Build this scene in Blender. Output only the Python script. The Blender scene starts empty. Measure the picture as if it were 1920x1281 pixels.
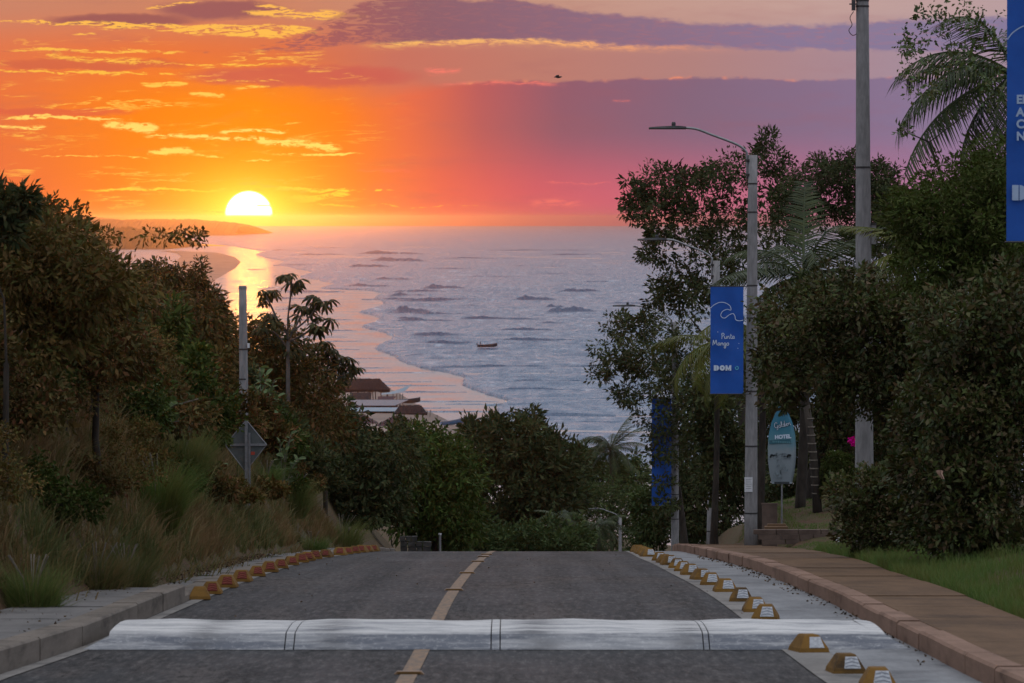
import bpy, math, random
import numpy as np
from mathutils import Vector, Matrix

# ------------------------------------------------------------------ camera, sky, sun, exposure
scene = bpy.context.scene
COL = scene.collection
F = 9134.0                       # focal length in pixels of the 1920 px wide photograph
TH = math.atan(231.5 / F)        # camera looks this far below the horizontal
cam_d = bpy.data.cameras.new('camera')
cam_d.sensor_width = 36.0
cam_d.lens = F / 1920 * 36.0
cam_d.clip_start = 0.5
cam_d.clip_end = 200000
cam_d.dof.use_dof = True
cam_d.dof.focus_distance = 118
cam_d.dof.aperture_fstop = 9
cam = bpy.data.objects.new('camera', cam_d)
cam.rotation_euler = (math.pi / 2 - TH, 0, 0)
COL.objects.link(cam)
scene.camera = cam

vs = scene.view_settings
vs.view_transform = 'Standard'
vs.look = 'None'
vs.exposure = 0.0
vs.gamma = 1.0
vs.use_curve_mapping = False
cy = scene.cycles
cy.max_bounces = 6
cy.diffuse_bounces = 2
cy.glossy_bounces = 2
cy.transmission_bounces = 2
cy.transparent_max_bounces = 6
cy.volume_bounces = 0
cy.caustics_reflective = False
cy.caustics_refractive = False
cy.use_denoising = True
cy.denoiser = 'OPENIMAGEDENOISE'
cy.sample_clamp_indirect = 4.0


def lin(r, g, b):
    f = lambda c: (c / 255 / 12.92) if c / 255 <= 0.04045 else ((c / 255 + 0.055) / 1.055) ** 2.4
    return (f(r), f(g), f(b), 1.0)


class X:
    """a node socket with arithmetic"""
    def __init__(s, nt, sock):
        s.nt, s.s = nt, sock

    def m(s, op, *a, clamp=False):
        n = s.nt.nodes.new('ShaderNodeMath'); n.operation = op; n.use_clamp = clamp
        for i, v in enumerate((s,) + a):
            if isinstance(v, X): s.nt.links.new(v.s, n.inputs[i])
            else: n.inputs[i].default_value = v
        return X(s.nt, n.outputs[0])

    def __add__(s, o): return s.m('ADD', o)
    def __sub__(s, o): return s.m('SUBTRACT', o)
    def __mul__(s, o): return s.m('MULTIPLY', o)
    def __truediv__(s, o): return s.m('DIVIDE', o)
    __radd__ = __add__
    __rmul__ = __mul__
    def abs(s): return s.m('ABSOLUTE')
    def max(s, o): return s.m('MAXIMUM', o)
    def min(s, o): return s.m('MINIMUM', o)
    def sq(s): return s.m('MULTIPLY', s)
    def gauss(s): return (s.sq() * -1.0).m('EXPONENT')

    def ss(s, a, b, lo=0.0, hi=1.0, kind='SMOOTHSTEP'):
        n = s.nt.nodes.new('ShaderNodeMapRange'); n.interpolation_type = kind
        s.nt.links.new(s.s, n.inputs[0])
        for i, v in zip((1, 2, 3, 4), (a, b, lo, hi)):
            if isinstance(v, X): s.nt.links.new(v.s, n.inputs[i])
            else: n.inputs[i].default_value = v
        return X(s.nt, n.outputs[0])

    def ramp(s, a, b, stops, interp='LINEAR'):
        """colour ramp over the interval a..b; stops [(value, colour)]"""
        t = s.ss(a, b, kind='LINEAR')
        n = s.nt.nodes.new('ShaderNodeValToRGB'); cr = n.color_ramp; cr.interpolation = interp
        s.nt.links.new(t.s, n.inputs[0])
        while len(cr.elements) < len(stops): cr.elements.new(0.5)
        for e, (p, c) in zip(cr.elements, stops):
            e.position = (p - a) / (b - a)
        for e, (p, c) in zip(cr.elements, stops):
            e.color = c if isinstance(c, tuple) else (c, c, c, 1)
        return X(s.nt, n.outputs[0])


def mixc(nt, f, a, b, mode='MIX'):
    n = nt.nodes.new('ShaderNodeMix'); n.data_type = 'RGBA'; n.blend_type = mode; n.clamp_factor = True
    for i, v in ((0, f), (6, a), (7, b)):
        if isinstance(v, X): nt.links.new(v.s, n.inputs[i])
        else: n.inputs[i].default_value = v
    return X(nt, n.outputs[2])


def comb(nt, x, y, z=0.0):
    n = nt.nodes.new('ShaderNodeCombineXYZ')
    for i, v in enumerate((x, y, z)):
        if isinstance(v, X): nt.links.new(v.s, n.inputs[i])
        else: n.inputs[i].default_value = v
    return X(nt, n.outputs[0])


def noise(nt, vec, scale=1.0, detail=2.0, rough=0.5, dist=0.0):
    n = nt.nodes.new('ShaderNodeTexNoise')
    if vec is not None: nt.links.new(vec.s, n.inputs['Vector'])
    n.inputs['Scale'].default_value = scale
    n.inputs['Detail'].default_value = detail
    n.inputs['Roughness'].default_value = rough
    n.inputs['Distortion'].default_value = dist
    return X(nt, n.outputs[0])


SUN_AZ = math.radians(-3.09)     # degrees to the left of the view axis
SUN_EL = math.radians(0.30)


def build_world():
    w = bpy.data.worlds.new('World'); scene.world = w; w.use_nodes = True
    w.cycles.sampling_method = 'MANUAL'; w.cycles.sample_map_resolution = 512
    nt = w.node_tree; nt.nodes.clear()
    tc = nt.nodes.new('ShaderNodeTexCoord')
    sp = nt.nodes.new('ShaderNodeSeparateXYZ'); nt.links.new(tc.outputs['Generated'], sp.inputs[0])
    dx, dy, dz = (X(nt, sp.outputs[i]) for i in range(3))
    D = 159.42 * 57.2958
    U = dx.m('ARCTAN2', dy) * D + 960.0            # azimuth, 159.4 units to the degree
    V = dz.m('ARCSINE') * (-D) + 409.0             # 409 at the horizontal, smaller is higher
    # ---- clear sky behind the clouds, by azimuth at four heights
    low = U.ramp(-700, 2700, [(-700, lin(205, 110, 105)), (0, lin(240, 112, 66)), (200, lin(250, 118, 42)), (400, lin(255, 138, 20)),
                              (540, lin(255, 134, 22)), (680, lin(254, 112, 56)), (820, lin(240, 96, 84)), (1000, lin(218, 92, 104)),
                              (1300, lin(200, 104, 128)), (1900, lin(172, 122, 160)), (2700, lin(150, 125, 160))])
    mid = U.ramp(-700, 2700, [(-700, lin(200, 115, 105)), (0, lin(238, 116, 60)), (250, lin(252, 128, 24)), (480, lin(255, 138, 10)),
                              (640, lin(252, 122, 32)), (760, lin(235, 106, 72)), (900, lin(186, 92, 94)), (1050, lin(146, 92, 108)),
                              (1300, lin(132, 102, 124)), (1700, lin(136, 116, 146)), (2700, lin(140, 125, 165))])
    high = U.ramp(-700, 2700, [(-700, lin(195, 125, 115)), (0, lin(228, 118, 74)), (300, lin(236, 116, 58)), (520, lin(224, 112, 68)),
                               (740, lin(200, 112, 96)), (1000, lin(190, 124, 110)), (1300, lin(178, 130, 126)), (1700, lin(166, 140, 154)),
                               (2700, lin(150, 138, 168))])
    top = U.ramp(-700, 2700, [(-700, lin(170, 130, 130)), (0, lin(204, 132, 104)), (500, lin(204, 130, 100)), (1000, lin(196, 146, 128)),
                              (1500, lin(196, 160, 152)), (2700, lin(158, 150, 172))])
    # the big purple bank: a crisp top edge on the right that dissolves towards the left
    wob = noise(nt, comb(nt, U * 0.012, V * 0.03), 1.0, 4.0, 0.6)
    wob2 = noise(nt, comb(nt, U * 0.05, V * 0.1, 3.7), 1.0, 3.0, 0.6)
    edge = U.ramp(0, 2400, [(0, 0.30), (560, 0.30), (700, 0.345), (860, 0.315), (1000, 0.306), (1150, 0.304), (1340, 0.296), (1500, 0.305), (1700, 0.298), (2400, 0.27)]) * 500.0
    e1 = V - edge + (wob - 0.5) * 22.0 + (wob2 - 0.5) * 7.0
    soft = U.ss(620, 900, 60.0, 3.5)
    bank = (e1 / soft).ss(-1.0, 1.0)
    body = mixc(nt, V.ss(230, 390), mid, low)
    upper = mixc(nt, V.ss(10, 110), top, high)
    skyc = mixc(nt, bank, upper, body)
    # lit thread along the bank's top edge
    thr = noise(nt, comb(nt, U * 0.02, 5.0), 1.0, 2.0).ss(0.48, 0.64)
    line = (e1 * 0.42).gauss() * thr * U.ss(820, 900) * U.ss(1250, 1700, 1.0, 0.35)
    skyc = mixc(nt, line * 0.62, skyc, lin(255, 150, 105))
    # soft mottling so that nothing is flat
    mot = noise(nt, comb(nt, U * 0.0032, V * 0.016, 1.3), 1.0, 5.0, 0.6)
    skyc = mixc(nt, mot.ss(0.52, 0.78) * 0.26, skyc, lin(158, 92, 102))
    # ---- warm glow about the sun
    rx = (U - 467.0) * 0.62
    ry = V - 398.0
    r = (rx.sq() + ry.sq()).m('SQRT')
    skyc = mixc(nt, (r * -0.0105).m('EXPONENT') * 0.95, skyc, (1.05, 0.37, 0.004, 1))
    skyc = mixc(nt, ((r - 26.0).max(0.0) * -0.028).m('EXPONENT') * 0.95, skyc, (1.6, 1.0, 0.08, 1))
    # ---- dark pink veils in the left half
    def veil(c, cx, cyy, rx_, ry_, col, k):
        q = (((U - cx) / rx_).sq() + ((V - cyy + (wob - 0.5) * 26.0) / ry_).sq())
        return mixc(nt, q.ss(1.25, 0.35) * k, c, col)
    skyc = veil(skyc, 570, 143, 230, 22, lin(205, 92, 82), 0.75)
    skyc = veil(skyc, 170, 122, 200, 12, lin(205, 95, 72), 0.6)
    skyc = veil(skyc, 110, 212, 150, 9, lin(222, 92, 70), 0.6)
    skyc = veil(skyc, 230, 40, 150, 13, lin(158, 92, 88), 0.95)
    skyc = veil(skyc, 415, 20, 130, 19, lin(156, 92, 92), 0.95)
    # ---- lit streaks of cirrus
    ST = [(180, 97, 180, 4, .02, .8), (170, 138, 190, 3.5, .01, .9), (200, 114, 140, 8, .06, .5), (430, 122, 120, 2.5, 0, .55),
          (310, 160, 46, 5.5, .03, 1.), (450, 152, 90, 2.5, 0, .45), (475, 166, 34, 3.5, 0, .8), (390, 180, 36, 4.5, .05, .75), (300, 197, 40, 2.2, -.07, .6),
          (120, 222, 130, 4, .02, .9), (40, 239, 55, 5, 0, .7), (245, 238, 56, 9, .09, 1.), (480, 247, 70, 4, -.02, .95), (410, 259, 140, 4, .03, 1.),
          (560, 270, 84, 8.5, .1, 1.), (322, 284, 46, 7, -.05, 1.), (395, 293, 28, 3, .1, .7), (600, 289, 85, 2.6, 0, .8), (470, 301, 44, 2, -.05, .6),
          (180, 294, 130, 1.4, .02, .45), (400, 357, 250, 3, -.004, .85), (620, 355, 120, 3, 0, .85), (595, 369, 66, 7, -.12, .95), (620, 384, 60, 2.2, .08, .55),
          (340, 395, 100, 1.8, .02, .5), (640, 405, 40, 3, 0, .5), (800, 386, 130, 1.5, 0, .35),
          (300, 48, 340, 4, .02, .9), (400, 56, 230, 6, .02, 1.), (440, 64, 110, 7, .03, .95), (560, 30, 110, 9, .06, .65), (640, 30, 60, 10, .05, .6), (330, 12, 60, 4, -.12, .7), (525, 18, 50, 7, .2, .8),
          (160, 66, 26, 3, 0, .5)]
    tex = noise(nt, comb(nt, U * 0.026, V * 0.13, 9.1), 1.0, 6.0, 0.66, 1.1)
    warp = (noise(nt, comb(nt, U * 0.013, V * 0.03, 2.2), 1.0, 6.0, 0.66) - 0.5) * 26.0
    Vw = V + warp
    acc = None
    for (cx, cyy, hl, ht, sl, k) in ST:
        uu = U - float(cx)
        g = ((Vw - cyy - uu * sl) / (ht * 0.78)).gauss()
        e = (uu / (hl * 1.1)).sq().ss(1.0, 0.25) * k
        t = g * e
        acc = t if acc is None else acc.max(t)
    acc = (acc * 1.9 * tex.ss(0.38, 0.60, 0.02, 1.0)).ss(0.10, 0.95)
    skyc = mixc(nt, acc, skyc, V.ramp(0, 420, [(0, (1.0, 0.50, 0.10, 1)), (140, (1.0, 0.52, 0.06, 1)), (250, (1.15, 0.74, 0.16, 1)), (360, (1.1, 0.66, 0.05, 1)), (420, (1.0, 0.42, 0.03, 1))]))
    # fine glowing threads between the streaks
    fil = noise(nt, comb(nt, U * 0.0065, V * 0.060 + U * 0.002, 21.0), 1.0, 7.0, 0.62, 0.4)
    msk = noise(nt, comb(nt, U * 0.006, V * 0.022, 14.0), 1.0, 3.0, 0.55).ss(0.50, 0.62)
    thread = ((fil - 0.5) * 55.0).gauss() * msk * U.ss(820, 520) * V.ss(60, 100) * V.ss(415, 380)
    skyc = mixc(nt, thread * 0.75, skyc, (1.05, 0.56, 0.08, 1))
    # pink wisps on the right
    acc2 = None
    for (cx, cyy, hl, ht, k) in [(1040, 381, 56, 6, .55), (830, 134, 40, 4, .6), (1085, 344, 70, 1.5, .4), (940, 157, 130, 3, .6), (1165, 190, 20, 2, .3), (1150, 405, 120, 3, .25), (720, 320, 60, 2, .3)]:
        uu = U - float(cx)
        t = ((Vw - cyy) / ht).gauss() * (uu / float(hl)).sq().ss(1.0, 0.2) * k
        acc2 = t if acc2 is None else acc2.max(t)
    skyc = mixc(nt, (acc2 * tex.ss(0.34, 0.60)) * 1.2, skyc, lin(255, 128, 110))
    # ---- the long purple cloud across the top
    tE = U.ramp(400, 2600, [(400, .40), (480, .388), (560, .34), (620, .27), (680, .21), (760, .19), (960, .20), (1100, .245), (1300, .285), (1450, .30), (1600, .29), (1750, .275), (2600, .24)]) * 500.0 - 100.0
    bE = U.ramp(400, 2600, [(400, .395), (480, .397), (560, .388), (700, .366), (850, .356), (1000, .352), (1100, .362), (1250, .376), (1400, .386), (1700, .396), (2600, .41)]) * 500.0 - 100.0
    wa = (wob - 0.5) * 26.0 + (wob2 - 0.5) * 14.0
    inA = (V - tE + wa).ss(-5.0, 6.0) * (bE - V + wa * 0.8).ss(-4.0, 5.0)
    lit = ((V - bE - wa * 0.8 - 2.0) / 7.0).gauss() * U.ss(660, 760) * U.ss(1050, 1420, 1.0, 0.0) * tex.ss(0.36, 0.56)
    skyc = mixc(nt, lit * 0.95, skyc, U.ramp(600, 1400, [(600, (1.0, .55, .12, 1)), (1000, (1.0, .50, .16, 1)), (1400, lin(250, 150, 120))]))
    cA = U.ramp(400, 2600, [(400, lin(182, 92, 86)), (620, lin(156, 88, 92)), (800, lin(136, 92, 106)), (1100, lin(136, 104, 126)), (1500, lin(134, 118, 150)), (2600, lin(125, 125, 160))])
    cA = mixc(nt, tex.ss(0.45, 0.75) * 0.35, cA, lin(190, 112, 104))
    inA = inA * (U.ss(560, 860) + tex.ss(0.42, 0.58)).min(1.0)
    skyc = mixc(nt, inA * 0.93, skyc, cA)
    # ---- the sun, low in the haze with a bar of cloud across it
    sr = ((U - 467.0).sq() + (V - 403.0).sq()).m('SQRT')
    disc = sr.ss(46.5, 39.0) * (V + wa * 0.12).ss(408.0, 399.5)
    bar = ((V - 385.5 - (U - 490.0) * 0.03) / 2.6).gauss() * U.ss(474, 486) * U.ss(498, 512, 1.0, 0.6) * 0.85
    skyc = mixc(nt, disc * (bar * -1.0 + 1.0), skyc, (4.5, 4.0, 2.6, 1))
    # ---- the dome above: physical sky at dusk, lifted into the clouds' mauve near the horizon
    st = nt.nodes.new('ShaderNodeTexSky'); st.sky_type = 'NISHITA'; st.sun_disc = False
    st.sun_elevation = SUN_EL; st.sun_rotation = SUN_AZ
    st.air_density = 1.0; st.dust_density = 1.0; st.ozone_density = 2.0
    nb = nt.nodes.new('ShaderNodeVectorMath'); nb.operation = 'SCALE'
    nt.links.new(st.outputs[0], nb.inputs[0]); nb.inputs['Scale'].default_value = NISHITA
    veilc = V.ramp(-13000, 0, [(-13000, (1.12, 1.13, 1.18, 1)), (-8500, (.96, .98, 1.05, 1)), (-5000, (.66, .71, .81, 1)), (-2600, (.56, .65, .80, 1)), (-1000, (.54, .61, .75, 1)), (-350, (.50, .48, .54, 1)), (0, lin(204, 150, 140))])
    dome = mixc(nt, 1.0, veilc, X(nt, nb.outputs[0]), 'ADD')
    # below the horizon: the dim colour of ground and sea
    dome = mixc(nt, V.ss(900.0, 1800.0), dome, (0.10, 0.09, 0.10, 1))
    bg1 = nt.nodes.new('ShaderNodeBackground'); nt.links.new(dome.s, bg1.inputs[0])
    bg2 = nt.nodes.new('ShaderNodeBackground'); nt.links.new(skyc.s, bg2.inputs[0])
    mx = nt.nodes.new('ShaderNodeMixShader')
    fac = V.ss(-480.0, -10.0) * V.ss(1800.0, 600.0)
    nt.links.new(fac.s, mx.inputs[0]); nt.links.new(bg1.outputs[0], mx.inputs[1]); nt.links.new(bg2.outputs[0], mx.inputs[2])
    out = nt.nodes.new('ShaderNodeOutputWorld'); nt.links.new(mx.outputs[0], out.inputs[0])


NISHITA = 0.05
build_world()

sun_d = bpy.data.lights.new('sun', 'SUN')
sun_d.energy = 0.03
sun_d.angle = math.radians(0.53)
sun_d.color = (1.0, 0.36, 0.05)
sun = bpy.data.objects.new('sun', sun_d)
sdir = Vector((math.sin(SUN_AZ) * math.cos(SUN_EL), math.cos(SUN_AZ) * math.cos(SUN_EL), math.sin(SUN_EL)))
sun.rotation_euler = (-sdir).to_track_quat('-Z', 'Y').to_euler()
sun.location = (0, 0, 60)
COL.objects.link(sun)

# ------------------------------------------------------------------ helpers
CT, ST_ = math.cos(TH), math.sin(TH)
SEA_Z = -40.0


def P(px, py, d):
    """the point at depth d (metres along the view) that lies on this line of sight"""
    a, b = (px - 960) / F, (640.5 - py) / F
    y = CT + b * ST_
    z = -ST_ + b * CT
    return Vector((a * d / y, d, z * d / y))


def G(px, py, z):
    """the point at height z on this line of sight"""
    a, b = (px - 960) / F, (640.5 - py) / F
    y = CT + b * ST_
    zz = -ST_ + b * CT
    t = z / zz
    return Vector((a * t, y * t, z))


RNG = np.random.default_rng(11)
random.seed(5)


class MB:
    def __init__(s): s.v, s.f = [], []

    def add(s, vs_, fs):
        o = len(s.v); s.v.extend([tuple(p) for p in vs_]); s.f.extend([tuple(i + o for i in f) for f in fs]); return s

    def box(s, c, size, rz=0.0, taper=1.0):
        x, y, z = (q / 2 for q in size)
        pts = []
        for k, (sx, sy, sz) in enumerate([(-1, -1, -1), (1, -1, -1), (1, 1, -1), (-1, 1, -1), (-1, -1, 1), (1, -1, 1), (1, 1, 1), (-1, 1, 1)]):
            t = taper if sz > 0 else 1.0
            px, py = sx * x * t, sy * y * t
            pts.append((c[0] + px * math.cos(rz) - py * math.sin(rz), c[1] + px * math.sin(rz) + py * math.cos(rz), c[2] + sz * z))
        return s.add(pts, [(0, 3, 2, 1), (4, 5, 6, 7), (0, 1, 5, 4), (1, 2, 6, 5), (2, 3, 7, 6), (3, 0, 4, 7)])

    def tube(s, path, radii, n=8, cap=True):
        path = [Vector(p) for p in path]
        if not hasattr(radii, '__len__'): radii = [radii] * len(path)
        base = len(s.v); up = None
        for i, p in enumerate(path):
            t = (path[min(i + 1, len(path) - 1)] - path[max(i - 1, 0)]).normalized()
            if up is None:
                up = Vector((0, 0, 1)) if abs(t.z) < .9 else Vector((1, 0, 0))
            a = t.cross(up).normalized(); b = a.cross(t).normalized(); up = b
            for k in range(n):
                q = 2 * math.pi * k / n
                s.v.append(tuple(p + (a * math.cos(q) + b * math.sin(q)) * radii[i]))
        for i in range(len(path) - 1):
            for k in range(n):
                k2 = (k + 1) % n
                s.f.append((base + i * n + k, base + i * n + k2, base + (i + 1) * n + k2, base + (i + 1) * n + k))
        if cap:
            s.f.append(tuple(base + k for k in range(n))[::-1])
            s.f.append(tuple(base + (len(path) - 1) * n + k for k in range(n)))
        return s

    def sheet(s, rows):
        """rows: list of equally long point rows"""
        o = len(s.v); n = len(rows[0])
        for r in rows: s.v.extend([tuple(p) for p in r])
        for i in range(len(rows) - 1):
            for k in range(n - 1):
                s.f.append((o + i * n + k, o + i * n + k + 1, o + (i + 1) * n + k + 1, o + (i + 1) * n + k))
        return s

    def prism(s, poly, a, b):
        """poly: 2-D outline; a, b: functions 2-D -> 3-D for the two end faces"""
        n = len(poly); o = len(s.v)
        s.v.extend([tuple(a(p)) for p in poly]); s.v.extend([tuple(b(p)) for p in poly])
        s.f.append(tuple(o + k for k in range(n))); s.f.append(tuple(o + n + k for k in range(n))[::-1])
        for k in range(n):
            k2 = (k + 1) % n
            s.f.append((o + k, o + n + k, o + n + k2, o + k2))
        return s

    def mesh(s, name, smooth=False):
        me = bpy.data.meshes.new(name); me.from_pydata(s.v, [], s.f); me.update()
        if smooth:
            me.polygons.foreach_set('use_smooth', [True] * len(me.polygons))
        return me

    def build(s, name, mat, parent=None, smooth=False):
        return link(name, s.mesh(name, smooth), mat, parent)


def link(name, me, mat, parent=None):
    o = bpy.data.objects.new(name, me)
    if mat is not None and len(me.materials) == 0: me.materials.append(mat)
    COL.objects.link(o)
    if parent is not None: o.parent = parent
    return o


def tag(o, label=None, cat=None, group=None, kind=None):
    if label: o['label'] = label
    if cat: o['category'] = cat
    if group: o['group'] = group
    if kind: o['kind'] = kind
    return o


def thing(name, loc, label, cat, group=None, rz=0.0):
    o = bpy.data.objects.new(name, None); o.location = loc; o.rotation_euler = (0, 0, rz)
    o.empty_display_size = 0.2
    COL.objects.link(o)
    return tag(o, label, cat, group)


def np_mesh(name, verts, quads=None, tris=None):
    me = bpy.data.meshes.new(name)
    verts = np.asarray(verts, np.float32)
    me.vertices.add(len(verts)); me.vertices.foreach_set('co', verts.ravel())
    faces = quads if quads is not None else tris
    k = faces.shape[1]
    me.loops.add(faces.size); me.loops.foreach_set('vertex_index', faces.ravel().astype(np.int32))
    me.polygons.add(len(faces))
    me.polygons.foreach_set('loop_start', np.arange(0, faces.size, k, dtype=np.int32))
    me.polygons.foreach_set('loop_total', np.full(len(faces), k, dtype=np.int32))
    me.update(calc_edges=True)
    return me


# ------------------------------------------------------------------ materials
def new_mat(name):
    m = bpy.data.materials.new(name); m.use_nodes = True
    nt = m.node_tree; nt.nodes.clear()
    out = nt.nodes.new('ShaderNodeOutputMaterial')
    return m, nt, out


def obj_xyz(nt):
    tc = nt.nodes.new('ShaderNodeTexCoord')
    sp = nt.nodes.new('ShaderNodeSeparateXYZ'); nt.links.new(tc.outputs['Object'], sp.inputs[0])
    return X(nt, tc.outputs['Object']), X(nt, sp.outputs[0]), X(nt, sp.outputs[1]), X(nt, sp.outputs[2])


def world_xyz(nt):
    g = nt.nodes.new('ShaderNodeNewGeometry')
    sp = nt.nodes.new('ShaderNodeSeparateXYZ'); nt.links.new(g.outputs['Position'], sp.inputs[0])
    return X(nt, g.outputs['Position']), X(nt, sp.outputs[0]), X(nt, sp.outputs[1]), X(nt, sp.outputs[2])


def principled(nt, out, col, rough=0.6, spec=0.5, metal=0.0, bump=None, bstr=0.3, bdist=0.01):
    b = nt.nodes.new('ShaderNodeBsdfPrincipled')
    for key, v in (('Base Color', col), ('Roughness', rough), ('Specular IOR Level', spec), ('Metallic', metal)):
        if isinstance(v, X): nt.links.new(v.s, b.inputs[key])
        else: b.inputs[key].default_value = v
    if bump is not None:
        bn = nt.nodes.new('ShaderNodeBump'); bn.inputs['Strength'].default_value = bstr; bn.inputs['Distance'].default_value = bdist
        nt.links.new(bump.s, bn.inputs['Height']); nt.links.new(bn.outputs[0], b.inputs['Normal'])
    nt.links.new(b.outputs[0], out.inputs[0])
    return b


def plain(name, c1, c2=None, scale=8.0, rough=0.6, spec=0.4, metal=0.0, bstr=0.15, stretch=(1, 1, 1)):
    m, nt, out = new_mat(name)
    p, x, y, z = obj_xyz(nt)
    n = noise(nt, comb(nt, x * stretch[0], y * stretch[1], z * stretch[2]), scale, 5.0, 0.6)
    col = mixc(nt, n.ss(0.3, 0.7), tuple(c1) + (1,), tuple(c2 or c1) + (1,))
    principled(nt, out, col, rough, spec, metal, n, bstr, 0.01)
    return m


def leaf_mat(name, cols, trans=0.14, rough=0.6, spec=0.05):
    """foliage: each leaf takes one of the colours at random"""
    m, nt, out = new_mat(name)
    g = nt.nodes.new('ShaderNodeNewGeometry')
    r = X(nt, g.outputs['Random Per Island'])
    n = len(cols)
    col = r.ramp(0, 1, [(i / max(1, n - 1), tuple(c) + (1,)) for i, c in enumerate(cols)])
    p, x, y, z = world_xyz(nt)
    nn = noise(nt, p, 0.9, 2.0)
    hs = nt.nodes.new('ShaderNodeHueSaturation')
    nt.links.new(nn.ss(0.3, 0.7, 0.95, 1.9).s, hs.inputs['Value']); nt.links.new(col.s, hs.inputs['Color']); hs.inputs['Saturation'].default_value = 1.12
    col = X(nt, hs.outputs[0])
    b = nt.nodes.new('ShaderNodeBsdfPrincipled'); nt.links.new(col.s, b.inputs['Base Color'])
    b.inputs['Roughness'].default_value = rough; b.inputs['Specular IOR Level'].default_value = spec
    t = nt.nodes.new('ShaderNodeBsdfTranslucent')
    tcn = mixc(nt, 1.0, col, (1.0, 0.9, 0.4, 1), 'MULTIPLY'); nt.links.new(tcn.s, t.inputs[0])
    mx = nt.nodes.new('ShaderNodeMixShader'); mx.inputs[0].default_value = min(trans, .16)
    nt.links.new(b.outputs[0], mx.inputs[1]); nt.links.new(t.outputs[0], mx.inputs[2])
    nt.links.new(mx.outputs[0], out.inputs[0])
    return m


M = {}
M['leaf_dark'] = leaf_mat('leaf_dark', [(.022, .031, .017), (.034, .043, .02), (.046, .052, .024), (.04, .034, .02)])
M['leaf_mango'] = leaf_mat('leaf_mango', [(.036, .036, .016), (.054, .048, .02), (.072, .056, .024), (.09, .056, .028), (.078, .036, .022)])
M['leaf_brown'] = leaf_mat('leaf_brown', [(.05, .055, .02), (.075, .065, .024), (.09, .06, .026), (.1, .06, .03), (.055, .05, .02)])
M['leaf_green'] = leaf_mat('leaf_green', [(.026, .042, .013), (.036, .054, .016), (.048, .062, .02), (.04, .045, .018)])
M['leaf_lime'] = leaf_mat('leaf_lime', [(.028, .042, .013), (.038, .052, .016), (.048, .058, .02), (.042, .042, .018)])
M['leaf_grey'] = leaf_mat('leaf_grey', [(.06, .085, .045), (.08, .105, .055), (.10, .115, .06)], 0.2, 0.5)
M['leaf_wax'] = leaf_mat('leaf_wax', [(.035, .06, .02), (.05, .075, .024), (.065, .085, .03), (.09, .08, .035)], 0.25, 0.4, 0.3)
M['leaf_hedge'] = leaf_mat('leaf_hedge', [(.02, .03, .012), (.036, .048, .016), (.048, .056, .02), (.062, .056, .026), (.066, .043, .026), (.03, .04, .015)], 0.28, 0.5, 0.2)
M['leaf_far'] = leaf_mat('leaf_far', [(.03, .045, .02), (.04, .055, .024), (.05, .062, .026)])
M['frond'] = leaf_mat('frond', [(.020, .030, .014), (.03, .04, .016), (.04, .046, .018)], 0.3, 0.5, 0.2)
M['frond_yellow'] = leaf_mat('frond_yellow', [(.045, .055, .014), (.06, .066, .016), (.075, .07, .02)], 0.4, 0.5, 0.2)
M['cecropia'] = leaf_mat('cecropia', [(.03, .03, .016), (.042, .04, .02)], 0.15)
M['magenta'] = leaf_mat('magenta', [(.45, .03, .2), (.55, .06, .3)], 0.4)
M['bark'] = plain('bark', (.022, .018, .015), (.05, .04, .032), 9, .9, .2, 0, .5, (1, 1, .3))
M['bark_pale'] = plain('bark_pale', (.13, .11, .09), (.2, .17, .14), 9, .9, .2, 0, .4, (1, 1, .4))
M['pole'] = plain('pole', (.17, .165, .165), (.25, .24, .24), 5, .85, .3, 0, .2, (3, 3, .8))
M['steel'] = plain('steel', (.20, .20, .21), (.27, .27, .28), 12, .45, .5, .7)
M['dark_steel'] = plain('dark_steel', (.03, .03, .033), (.05, .05, .052), 12, .5, .5, .3)
M['strap'] = plain('strap', (.02, .02, .02), (.035, .03, .03), 20, .7)
M['banner_blue'] = plain('banner_blue', (.007, .07, .33), (.010, .085, .38), 3, .6, .3)
M['white_ink'] = plain('white_ink', (.5, .58, .7), (.56, .64, .75), 10, .7)
M['white_ink_dim'] = plain('white_ink_dim', (.3, .4, .55), (.34, .44, .6), 10, .7)
M['teal_ink'] = plain('teal_ink', (.1, .45, .5), (.12, .5, .55), 10, .7)
M['paper'] = plain('paper', (.5, .5, .52), (.6, .6, .62), 10, .8)
M['red_paint'] = plain('red_paint', (.32, .04, .025), (.42, .055, .03), 20, .7)
M['white_paint'] = plain('white_paint', (.45, .45, .46), (.62, .62, .62), 20, .6)
M['ink'] = plain('ink', (.02, .03, .035), (.035, .04, .045), 20, .7)
M['person'] = plain('person', (.03, .025, .03), (.05, .04, .04), 5, .8)

# ------------------------------------------------------------------ road alignment (metres along the road -> height, edges)
RD = np.array([0, 20, 41, 48.5, 61.5, 80, 100, 120, 129, 150, 190, 250, 363, 430, 520, 700, 2000.])
RZ = np.array([-1.8, -2.83, -3.92, -4.255, -4.82, -5.8, -6.97, -8.22, -8.85, -10.4, -13.5, -18.8, -31.3, -35.5, -37.0, -38.0, -38.6])


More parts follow.
